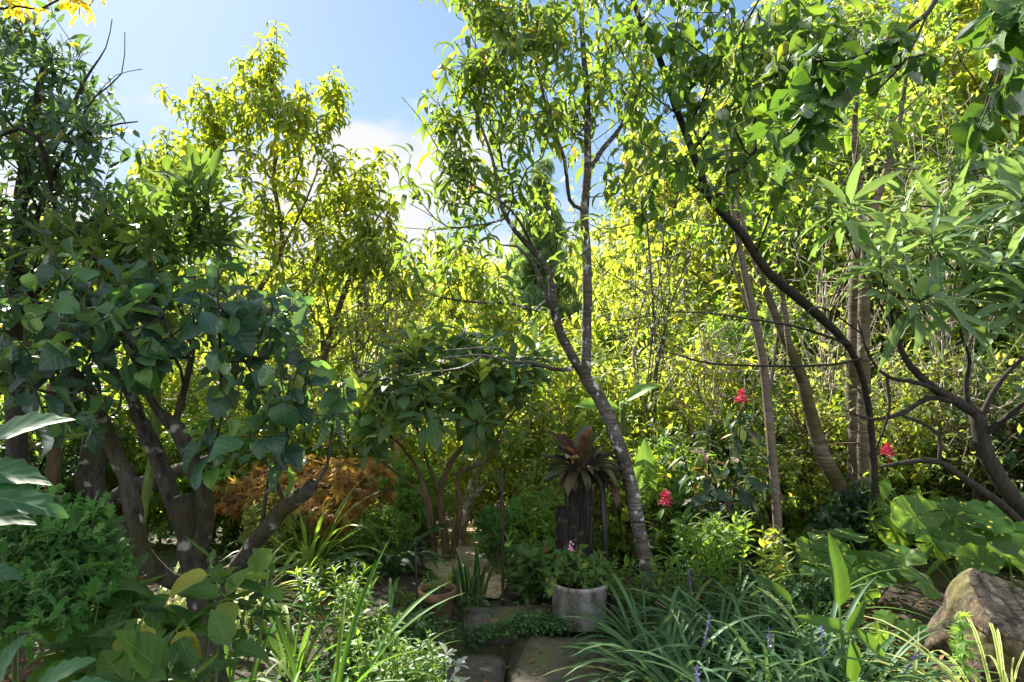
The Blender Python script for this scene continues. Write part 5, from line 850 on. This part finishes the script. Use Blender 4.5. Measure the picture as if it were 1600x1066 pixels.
peren('low green mound of small leaves beside the silver plant, left', 655, 2.95, 985, 45, 26, M['mid'], TP['small'], 177, .035, 14)
peren('low leafy filler between the daylilies and the lower wet slab', 590, 2.7, 985, 50, 26, M['mid'], TP['small'], 178, .04, 14)
peren('leafy plant hugging the left end of the mossy edging', 650, 3.9, 915, 40, 20, M['mid'], TP['mid'], 179, .05, 12)
clump('daylily_clump', 'narrow low strap leaved clump left of the short rusty rod', 'daylily', P(600, 0, 3.4)[0], 3.4, 50, .42, TP['lir'], M['strap'], 131, G_D, tilt=(8, 60), rad=.08)
# red cloak
def plume(root, p, up, mat, name, h=.10, r=.035, n=90, seed=1, ln=.035):
    rng = np.random.default_rng(seed); g = Geo(); u = rng.random(n); a = rng.uniform(0, 6.28, n); up = nrm(np.array(up, float)); o = np.stack([np.cos(a), np.sin(a), 0*a], 1)
    q = np.array(p)+up*(u*h)[:, None]+o*(r*.35*(1-u*.6))[:, None]; inst(g, [leaf_tpl('strap', .14, 4, 1, .3, c, 0) for c in (.6, 1.4)], q, o*(1.1-u)[:, None]+[0, 0, .7], rng.normal(0, .3, (n, 3))+[0, 0, 1], ln*(1-.35*u), rng)
    V, Q = tube(np.array([np.array(p)-up*.05, np.array(p)+up*h*.8]), .003, 5); g.add(V, Q); g.build(name, mat, root)
def cloak_x(fl, dk):
    def ex(lg, T, root, rng):
        for j, a in enumerate(fl): plume(root, P(*a), (.1*math.sin(a[0]), 0, 1), M['red'], 'flower', .085+.02*math.sin(a[0]*3), .034, 110, int(a[0]), .05)
        for j, a in enumerate(dk): plume(root, P(*a), (0, 0, 1), M['dark'], 'seed_head', .11, .022, 90, 25+j, .022)
    return ex
shooty('red_cloak_shrub', 'dark leaved shrub topped by a crimson plume and dark spent spikes', 'shrub', gb(1130, 4.6), HY((1158, 632, 4.5), (1107, 672, 4.5), (1142, 705, 4.4), (1062, 690, 4.5), (1185, 700, 4.6), (1090, 740, 4.4), (1170, 760, 4.4), (1125, 770, 4.4), (1200, 740, 4.6), (1105, 720, 4.5), (1150, 740, 4.4), (1075, 780, 4.5)), M['cloak'], TP['loq'], 14, .38, .17, 180, 1.4, .5, sr=.006, bark=M['bark_twig'], extra=cloak_x([(1158, 630, 4.5)], [(1107, 672, 4.5), (1143, 702, 4.4), (1062, 688, 4.5), (1127, 652, 4.6), (1185, 702, 4.6)]))
shooty('red_flower_plant', 'single stem with a crimson plume in front of the ringed trunks', 'plant', gb(1035, 4.3), HY((1040, 790, 4.25), (1020, 810, 4.3)), M['mid'], TP['loq'], 7, .3, .12, 181, 1.3, .4, sr=.004, bark=M['bark_twig'], extra=cloak_x([(1040, 790, 4.25)], []))
shooty('red_flower_plant', 'single stem with a pinkish red plume right of the banded cherry', 'plant', gb(1395, 4.6), HY((1388, 712, 4.5), (1400, 760, 4.5), (1375, 740, 4.6)), M['mid'], TP['loq'], 7, .3, .14, 182, 1.3, .4, sr=.004, bark=M['bark_twig'], extra=cloak_x([(1388, 712, 4.5)], []))
# banana-like plant
rng = np.random.default_rng(190); bs = np.array(gb(985, 5.4)); root = empty('banana_plant', bs, 'young banana plant with broad bright leaves right of the leaning peach', 'plant'); g = Geo(); s = Geo()
V, Q = tube(smooth_path(np.array([bs, P(978, 740, 5.4), P(972, 630, 5.4)]), .15), .024, 10); s.add(V, Q)
for (a, b_, d, up) in [((1008, 800), (1008, 702), 4.8, (-.2, -1, .2)), ((972, 640), (915, 618), 5.2, (.1, -.8, .7)), ((975, 630), (1015, 590), 5.3, (-.3, -.6, .7)), ((985, 800), (965, 745), 5.3, (-.2, -1, .2))]:
    p, q = P(*a, d), P(*b_, d-.15); inst(g, TP['ban'], p[None], (q-p)[None], np.array([up], float), np.array([np.linalg.norm(q-p)*1.1]), rng, 0)
    V, Q = tube(smooth_path(np.array([P(976, 700, 5.4), P(974, 650, 5.38)*.3+p*.7, p]), .08), .012, 6); s.add(V, Q)
s.build('stem', M['bark_green'], root); g.build('leaves', M['banana'], root)
# ivy on the cherry foot
rng = np.random.default_rng(191); T = blobs([(1350, 850, 34, 55, 4.7, .16, 190), (1300, 820, 26, 30, 4.75, .14, 80), (1330, 780, 30, 30, 4.75, .1, 40)], rng)
root = empty('ivy_plant', gb(1350, 4.75), 'dark ivy climbing the foot of the banded cherry', 'ivy'); g = Geo(); n = len(T)*7; q = np.repeat(T, 7, 0)+rng.normal(0, .035, (n, 3))
inst(g, TP['palm'][:0] or TP['quince'][:3], q, rng.normal(0, .5, (n, 3))+[0, -.6, -.5], rng.normal(0, .3, (n, 3))+[0, -1, .6], .05*(1+rng.normal(0, .2, n)), rng); g.build('foliage', M['ivy'], root)
s = Geo(); V, Q = tube(smooth_path(np.array([root.location, P(1342, 850, 4.72), P(1336, 770, 4.75)]), .08), .006, 5); s.add(V, Q); s.build('stem', M['bark_twig'], root)
# ------------------------------------------------------------------ ground cover and litter: nobody could count these
rng = np.random.default_rng(200); g = Geo()
def scatter(g, n, xr, yr, tpl, size, rng, up=.02, flat=.6, keep=None):
    x = rng.uniform(*xr, n); y = rng.uniform(*yr, n)
    if keep is not None: kk = keep(x, y); x, y = x[kk], y[kk]
    n = len(x); z = gh(x, y)+up*(rng.random(n)**1.5)+.004; inst(g, tpl, np.stack([x, y, z], 1), np.stack([rng.normal(0, 1, n), rng.normal(0, 1, n), rng.uniform(-.1, flat, n)], 1), rng.normal(0, .35, (n, 3))+[0, 0, 1], size*(1+rng.normal(0, .3, n)).clip(.4, 2), rng)
offslab = lambda x, y: ~((x > -.5) & (x < .74) & (y < 3.56)) & (np.abs(x+.38) > np.where((y > 3.9) & (y < 9), .42, 0))
patch = lambda x, y: offslab(x, y) & (np.sin(x*2.3+y)+np.sin(y*1.9-x*1.4)+rng.normal(0, .5, len(x)) > -.5)
scatter(g, 26000, (-4.5, 5), (2.2, 8.5), TP['small'], .045, rng, .12, .9, patch)
scatter(g, 16000, (-7, 8), (6, 14), TP['small'], .09, rng, .25, .9, patch)
tag(g.build('ground_cover', M['cover']), 'low leafy ground cover spreading over the beds', 'ground cover', kind='stuff')
g = Geo(); scatter(g, 9000, (-4, 4.5), (1.8, 8), TP['small'], .05, rng, .015, .15, offslab); scatter(g, 260, (.1, .75), (2.6, 3.55), TP['small'], .014, rng, .0, .05, lambda x, y: x > .45+.12*np.sin(y*9)); scatter(g, 500, (1.2, 2.2), (2.6, 4), TP['small'], .07, rng, .03, .3)
V_ = g.V
tag(g.build('leaf_litter', M['litter']), 'dry brown fallen leaves on the soil', 'leaf litter', kind='stuff')
g = Geo(); n = 2600
tt_ = rng.random(n); seg = rng.integers(0, 4, n); A0 = np.array([[-.24, 3.56, -.06], [.02, 3.56, .03], [.06, 3.56, .0], [-.78, 3.6, -.02]]); B0_ = np.array([[.10, 3.54, .03], [.3, 3.50, .03], [.62, 3.56, .0], [-.45, 3.55, .0]])
q = A0[seg]+(B0_[seg]-A0[seg])*tt_[:, None]+rng.normal(0, 1, (n, 3))*[.04, .035, .02]+[0, 0, .015]; q = np.vstack([q, rng.normal(0, 1, (700, 3))*[.10, .08, .03]+[-.55, 3.45, .03]])
inst(g, [leaf_tpl('round', .95, 3, 1, .2, .3, .1)], q, rng.normal(0, 1, (len(q), 3))*[1, 1, .3], rng.normal(0, .4, (len(q), 3))+[0, -.4, 1], .02*np.ones(len(q)), rng); tag(g.build('creeper', M['cover']), 'small round leaved creeper hanging over the stone edges', 'creeper', kind='stuff')
# ------------------------------------------------------------------ pots, poles, weathered trunk, cut stump
def lathe(prof_, seg=48):
    pr = np.array(prof_, float); n = len(pr); a = np.arange(seg)/seg*2*np.pi; V = np.stack([pr[:, 0:1]*np.cos(a), pr[:, 0:1]*np.sin(a), np.broadcast_to(pr[:, 1:2], (n, seg))], -1).reshape(-1, 3)
    i = np.arange(n-1)[:, None]*seg; j = np.arange(seg)[None]; k = (j+1) % seg; return V, np.stack([i+j, i+k, i+seg+k, i+seg+j], -1).reshape(-1, 4)
m, t, L, out = newmat('weathered_zinc'); tcn = N(t, 'ShaderNodeTexCoord'); n1 = N(t, 'ShaderNodeTexNoise'); n1.inputs['Scale'].default_value = 16; n1.inputs['Detail'].default_value = 10; n1.inputs['Roughness'].default_value = .72
mpn = N(t, 'ShaderNodeMapping'); mpn.inputs['Scale'].default_value = (1, 1, .45); L(tcn.outputs['Object'], mpn.inputs[0]); L(mpn.outputs[0], n1.inputs[0]); n2 = N(t, 'ShaderNodeTexNoise'); n2.inputs['Scale'].default_value = 5; n2.inputs['Detail'].default_value = 6; L(tcn.outputs['Object'], n2.inputs[0])
r = ramp(t, [(.38, (.03, .026, .02)), (.46, (.12, .11, .095)), (.54, (.21, .225, .24)), (.66, (.34, .35, .35))]); L(mth(t, 'ADD', mth(t, 'MULTIPLY', n1.outputs['Fac'], .6), mth(t, 'MULTIPLY', n2.outputs['Fac'], .4)), r.inputs[0])
b = N(t, 'ShaderNodeBsdfPrincipled'); L(r.outputs[0], b.inputs['Base Color']); b.inputs['Roughness'].default_value = .8; bp = N(t, 'ShaderNodeBump'); bp.inputs['Strength'].default_value = .6; bp.inputs['Distance'].default_value = .006; L(n1.outputs['Fac'], bp.inputs['Height']); L(bp.outputs[0], b.inputs['Normal']); L(b.outputs[0], out.inputs[0]); M['zinc'] = m
M['terra'] = plain_mat('mossy_terracotta', (.045, .035, .015), .9, c2=(.17, .10, .06), sc=10, bump=.5)
M['potsoil'] = plain_mat('pot_soil', (.01, .008, .006), 1, c2=(.05, .035, .025), sc=60, bump=1)
M['blackmetal'] = plain_mat('black_paint', (.006, .006, .007), .45, c2=(.014, .012, .012), sc=40)
M['rust'] = plain_mat('rusty_rod', (.010, .007, .006), .7, c2=(.03, .016, .010), sc=40)
g = Geo(); rl = np.random.default_rng(77); n_l = 110; q = np.stack([rl.uniform(-.4, .7, n_l), rl.uniform(2.6, 3.5, n_l), np.zeros(n_l)], 1); q[:, 2] = np.where(q[:, 0] > .02, .006, -.092)
inst(g, TP['small'], q, np.stack([rl.normal(0, 1, n_l), rl.normal(0, 1, n_l), 0*q[:, 0]+.05], 1), rl.normal(0, .25, (n_l, 3))+[0, 0, 1], .03*(1+rl.normal(0, .4, n_l)).clip(.3, 2), rl); tag(g.build('fallen_leaves', M['litter']), 'small dry leaves scattered on the paving slabs', 'leaf litter', kind='stuff')
zc = .01; c = np.array([(905-800)/1067*3.62, 3.62, zc]); root = empty('round_pot', c, 'round weathered grey pot with stained wall standing behind the brown slab', 'pot')
V, Q = lathe([(0, .0), (.130, .0), (.138, .008), (.150, .20), (.157, .205), (.158, .222), (.153, .228), (.143, .226), (.138, .17), (.136, .16)], 64); V = V.copy(); V[:, 0] *= 1+.02*np.sin(V[:, 2]*20); g = Geo(); g.add(V+c, Q); g.build('wall', M['zinc'], root)
V, Q = lathe([(0, .185), (.07, .18), (.138, .168)], 32); V[:, 2] += .008*np.sin(V[:, 0]*60)*np.cos(V[:, 1]*50); g = Geo(); g.add(V+c, Q); g.build('soil', M['potsoil'], root)
def flowers(pl):
    def ex(lg, T, root, rng):
        for (a, sz, n, mt) in pl:
            g = Geo(); q = P(*a); k = n; o = nrm(rng.normal(size=(k, 3))*[1, .8, .8]+[0, -.5, .2]); inst(g, [leaf_tpl('round', .8, 3, 1, .15, .4, 0)], q+o*sz*.5+rng.normal(0, sz, (k, 3))*[.3, .3, .9], o, rng.normal(size=(k, 3)), sz*np.ones(k), rng); g.build('flower', mt, root)
    return ex
pb = c+[0.0, 0, .19]
shooty('geranium_plant', 'leafy plant with pink flowers growing in the round grey pot', 'plant', pb, [c+[a, b_, h] for a, b_, h in ((-.10, -.02, .30), (.08, -.06, .31), (.13, .05, .34), (.02, .07, .38), (-.04, .0, .36), (.10, -.10, .26), (.17, .0, .28), (-.07, .1, .34), (.04, -.12, .25), (-.12, .05, .33))], M['hydra'], TP['quince'], 9, .10, .06, 300, 1.2, .25, sr=.003, extra=flowers([((894, 858, 3.65), .016, 22, M['pink']), ((897, 868, 3.66), .013, 12, M['pink']), ((853, 861, 3.9), .014, 16, M['red'])]), tips=c+np.random.default_rng(7).normal(0, 1, (40, 3))*[.09, .08, .04]+[.02, 0, .29], tn=5)
c = np.array([(683-800)/1067*3.72, 3.72, -.03]); root = empty('terracotta_pot', c, 'mossy terracotta pot with thick ribbed rim beside the sword leaves', 'pot')
V, Q = lathe([(0, 0), (.066, 0), (.072, .006), (.090, .135), (.104, .138), (.108, .15), (.108, .178), (.103, .186), (.093, .184), (.088, .15)], 48); g = Geo(); a = np.arctan2(V[:, 1], V[:, 0]); rr = np.hypot(V[:, 0], V[:, 1]); f = 1+.02*np.sin(a*24)*((V[:, 2] > .137) & (rr > .1)); V[:, 0] *= f; V[:, 1] *= f; g.add(V+c, Q); g.build('wall', M['terra'], root)
V, Q = lathe([(0, .165), (.088, .155)], 24); g = Geo(); g.add(V+c, Q); g.build('soil', M['potsoil'], root)
shooty('potted_plant', 'small straggly plant growing in the terracotta pot', 'plant', c+[0, 0, .16], [c+[a, b_, h] for a, b_, h in ((-.06, 0, .27), (.05, -.03, .26), (.02, .05, .33), (-.02, -.05, .25), (.08, .03, .27), (-.08, .04, .23))], M['mid'], TP['small'], 10, .09, .028, 301, 1.2, .2, sr=.002)
def pole(label, a, b_, r, mat):
    p, q = np.array(a), np.array(b_); root = empty('garden_pole', p, label, 'pole'); g = Geo(); V, Q = tube(np.array([p-[0, 0, .05], (p+q)/2+[.002, 0, 0], q]), r, 12); g.add(V, Q); g.build('rod', mat, root)
    g = Geo(); ax = nrm(q-p); V, Q = tube(np.array([q-ax*.012, q-ax*.01, q+ax*.004, q+ax*.008]), [r*1.02, r*1.16, r*1.16, r*.7], 12); g.add(V, Q); g.build('cap', mat, root)
p = P(950, 900, 3.95); p[2] = 0; pole('thick black pole right beside the bromeliad trunk', p, P(939, 735, 4.0), .0185, M['blackmetal'])
p = P(786, 0, 3.86); p[2] = .0; pole('thin dark rod standing alone behind the mossy edging stone', p, P(783.5, 740, 3.86), .009, M['rust'])
p = P(652, 0, 3.62); p[2] = -.02; pole('short rusty rod left of the terracotta pot', p, P(649, 850, 3.62), .006, M['rust'])
# weathered black trunk that carries the bromeliad
rng = np.random.default_rng(310)
def rough_trunk(cen, rad, seed, sides=72, step=.012, amp=.32, squash=.8):
    cen = smooth_path(np.column_stack([cen, rad]), step); n = len(cen); a = np.arange(sides)/sides*2*np.pi; V = np.zeros((n, sides, 3))
    for i in range(n):
        for j in range(sides):
            rg = abs(mn.noise(Vector((math.cos(a[j])*5.5+seed, math.sin(a[j])*5.5, cen[i, 2]*2.6)))); rg2 = mn.noise(Vector((math.cos(a[j])*14+seed, math.sin(a[j])*14, cen[i, 2]*3.)))
            r_ = cen[i, 3]*(1+amp*(rg*3-.9)+amp*.7*rg2); V[i, j] = cen[i, :3]+[math.cos(a[j])*r_, math.sin(a[j])*r_*squash, 0]
    top = V[-1].copy(); tp = [V.reshape(-1, 3)]
    for f in (.7, .3, .02): tp.append((cen[-1, :3]+(top-cen[-1, :3])*f)+[[0, 0, -.012+.02*mn.noise(Vector((k_*.3, f*4, seed)))] for k_ in range(sides)])
    Vv = np.vstack(tp); nn_ = len(Vv)//sides; i = np.arange(nn_-1)[:, None]*sides; j = np.arange(sides)[None]; k = (j+1) % sides
    return Vv, np.stack([i+j, i+k, i+sides+k, i+sides+j], -1).reshape(-1, 4)
b0 = P(895, 0, 4.02); b0[2] = gh(b0[0], b0[1])-.03; root = empty('weathered_trunk', b0, 'blackened ridged tree stump carrying the bromeliad, behind the round pot', 'stump')
g = Geo(); g.add(*rough_trunk(np.array([b0, b0*.5+P(899, 820, 4.02)*.5, P(902, 800, 4.02), P(904, 735, 4.02)]), [.085, .078, .070, .058], 1)); g.build('trunk', M['char'], root)
g = Geo(); b1 = b0+[-.05, -.02, 0]; g.add(*rough_trunk(np.array([b1, b1+[0, 0, .3], P(879, 792, 3.98)]), [.052, .045, .034], 4)); g.build('side_stub', M['char'], root)
cB = P(906, 728, 4.0); root = empty('bromeliad_plant', cB-[0, 0, .02], 'maroon and bronze bromeliad rosette sitting on the blackened stump', 'bromeliad'); g = Geo()
for n_, ti, ln, rn in ((14, (0, 30), .21, (0, .6)), (20, (25, 60), .22, (.1, .8)), (22, (55, 95), .20, (.3, 1.)), (14, (80, 125), .16, (.2, .9))):
    a = np.arange(n_)*2.399+rng.uniform(0, 6); t_ = np.radians(rng.uniform(*ti, n_)); o = np.stack([np.cos(a), np.sin(a), 0*a], 1); dr = o*np.sin(t_)[:, None]+np.array([0, 0, 1.])*np.cos(t_)[:, None]
    rn_ = rng.uniform(*rn, n_); inst(g, TP['bromel'], cB+o*.03-[0, 0, .02], dr, np.array([0, 0, 1.])-o*.8, ln*(1+rng.normal(0, .22, n_)), rng, .2, rnd=rn_)
g.build('leaves', M['brom'], root); g = Geo(); V, Q = tube(np.array([cB-[0, 0, .03], cB+[0, 0, .05], cB+[0, 0, .08]]), [.05, .035, .01], 12); g.add(V, Q); g.build('crown', M['brom'], root)
for q in blobs([(915, 752, 50, 8, 3.98, .1, 0)], rng): pass
# second bromeliad on the pole side
cB2 = P(945, 752, 4.05); root = empty('bromeliad_plant', cB2, 'smaller dark bromeliad tucked between the black pole and the larger rosette', 'bromeliad'); g = Geo(); n_ = 26; a = np.arange(n_)*2.399; t_ = np.radians(rng.uniform(15, 95, n_)); o = np.stack([np.cos(a), np.sin(a), 0*a], 1)
inst(g, TP['bromel'], np.tile(cB2, (n_, 1)), o*np.sin(t_)[:, None]+np.array([0, 0, 1.])*np.cos(t_)[:, None], np.array([0, 0, 1.])-o*.8, .17*(1+rng.normal(0, .15, n_)), rng, .1, rnd=rng.uniform(.2, 1, n_)); g.build('leaves', M['brom'], root)
# silver plant
cS = P(697, 1020, 3.15); cS[2] = -.1; root = empty('silver_plant', cS, 'silvery woolly leaved plant at the edge of the wet slab', 'plant'); g = Geo()
for k_, (dx, dy, h) in enumerate(((0, 0, .15), (-.07, .03, .07), (.05, .05, .08), (-.03, -.06, .04), (.06, -.03, .03))):
    n_ = 12; a = np.arange(n_)*2.399+k_; t_ = np.radians(rng.uniform(15, 100, n_)); o = np.stack([np.cos(a), np.sin(a), 0*a], 1); q = cS+[dx, dy, h]
    inst(g, [leaf_tpl('obov', .42, 5, 1, .3, .5, .02)], np.tile(q, (n_, 1)), o*np.sin(t_)[:, None]+np.array([0, 0, 1.])*np.cos(t_)[:, None], np.array([0, 0, 1.])-o*.5, .062*(1+rng.normal(0, .15, n_)), rng, .1)
    V, Q = tube(np.array([cS, cS+[dx*.7, dy*.7, h*.6], q]), .004, 5); g.add(V, Q)
g.build('leaves', M['silver'], root)
# cut stump, lower right
m, t, L, out = newmat('stump_bark'); tcn = N(t, 'ShaderNodeTexCoord'); n1 = N(t, 'ShaderNodeTexNoise'); n1.inputs['Scale'].default_value = 9; n1.inputs['Detail'].default_value = 10; n1.inputs['Roughness'].default_value = .7; L(tcn.outputs['Object'], n1.inputs[0])
mu = N(t, 'ShaderNodeTexNoise'); mu.inputs['Scale'].default_value = 3.2; mu.inputs['Detail'].default_value = 5; L(tcn.outputs['Object'], mu.inputs[0]); mus = N(t, 'ShaderNodeTexMusgrave') if hasattr(bpy.types, 'ShaderNodeTexMusgrave') else None
n1.inputs['Scale'].default_value = 22
r = ramp(t, [(.38, (.012, .009, .006)), (.47, (.06, .045, .03)), (.55, (.12, .085, .05)), (.66, (.24, .17, .105))]); L(n1.outputs['Fac'], r.inputs[0]); col = mixc(t, mth(t, 'MULTIPLY', mth(t, 'SUBTRACT', mu.outputs['Fac'], .52), 6, True), r.outputs[0], (.12, .12, .03)); col = mixc(t, mth(t, 'MULTIPLY', mth(t, 'SUBTRACT', .42, mu.outputs['Fac']), 6, True), col, (.07, .05, .035))
b = N(t, 'ShaderNodeBsdfPrincipled'); L(col, b.inputs['Base Color']); b.inputs['Roughness'].default_value = .9; bp = N(t, 'ShaderNodeBump'); bp.inputs['Strength'].default_value = 1; bp.inputs['Distance'].default_value = .03; L(n1.outputs['Fac'], bp.inputs['Height']); L(bp.outputs[0], b.inputs['Normal']); L(b.outputs[0], out.inputs[0]); M['stump'] = m
M['cutface'] = bark_mat('old_cut_wood', (.012, .010, .009), (.085, .07, .058), (.13, .12, .11), 9, .6, sc=(9, 60, 60), bump=1, dist=.02)
bC = np.array([P(1572, 0, 3.25)[0], 3.25, -.05]); fC = P(1600, 960, 3.02); ax = nrm(np.array([.30, -.42, .84]))
root = empty('cut_stump', bC, 'big pale barked tree stump with slanting dark cut face at the lower right corner', 'stump'); a = np.arange(96)/96*2*np.pi; u = nrm(np.cross(ax, [0, 1, 0])); v = np.cross(ax, u); rows = []; nr = 44
for i in range(nr+1):
    f = i/nr; cc = bC*(1-f)+fC*f; w_ = f; U = nrm(np.array([1., 0, 0])*(1-w_)+(-u if u[0] < 0 else u)*w_); W_ = nrm(np.cross(nrm(np.array([0, 0, 1.])*(1-w_)+ax*w_), U)); row_ = []
    for j in range(96):
        th = a[j]; rr = .33-.055*f+.06*(1-f)**2*math.sin(th*5+1)+.035*math.sin(th*3+2)
        if U is not None: rr *= 1-.13*max(0, (f-.8)/.2)**2.2; q = cc+U*math.cos(th)*rr+W_*math.sin(th)*rr*.9
        nv = mn.noise(Vector(q)*4+Vector((3, 1, 7))); n3 = abs(mn.noise(Vector((math.cos(th)*6, math.sin(th)*6, f*2)))); q = q+(U*math.cos(th)+W_*math.sin(th))*(.03*nv*(1-.6*f)+.035*(n3-.15)); row_.append(q)
    rows.append(row_)
V = np.array(rows).reshape(-1, 3); i = np.arange(nr)[:, None]*96; j = np.arange(96)[None]; k = (j+1) % 96; g = Geo(); g.add(V, np.stack([i+j, i+k, i+96+k, i+96+j], -1).reshape(-1, 4)); g.build('bark', M['stump'], root)
top = np.array(rows[-1]); rr_ = []
for f in (1, .985, .9, .8, .7, .6, .5, .4, .3, .2, .1, .01):
    rg = fC+(top-fC)*f; hh = np.array([.010*mn.noise(Vector(q_)*9)+.010*mn.noise(Vector((q_[0]*40, q_[1]*8, q_[2]*8))) for q_ in rg]); rr_.append(rg+ax*(.0 if f == 1 else 1)*hh[:, None]+ax*(.008 if .98 > f else .002))
Vt = np.array(rr_).reshape(-1, 3); nn_ = 12; i = np.arange(nn_-1)[:, None]*96; g = Geo(); g.add(Vt, np.stack([i+j, i+k, i+96+k, i+96+j], -1).reshape(-1, 4)); g.build('cut_face', M['cutface'], root)
peren('thin young climber growing up the pale side of the cut stump', 1495, 2.78, 945, 12, 5, M['fern'], TP['palm'], 320, .05, 10)
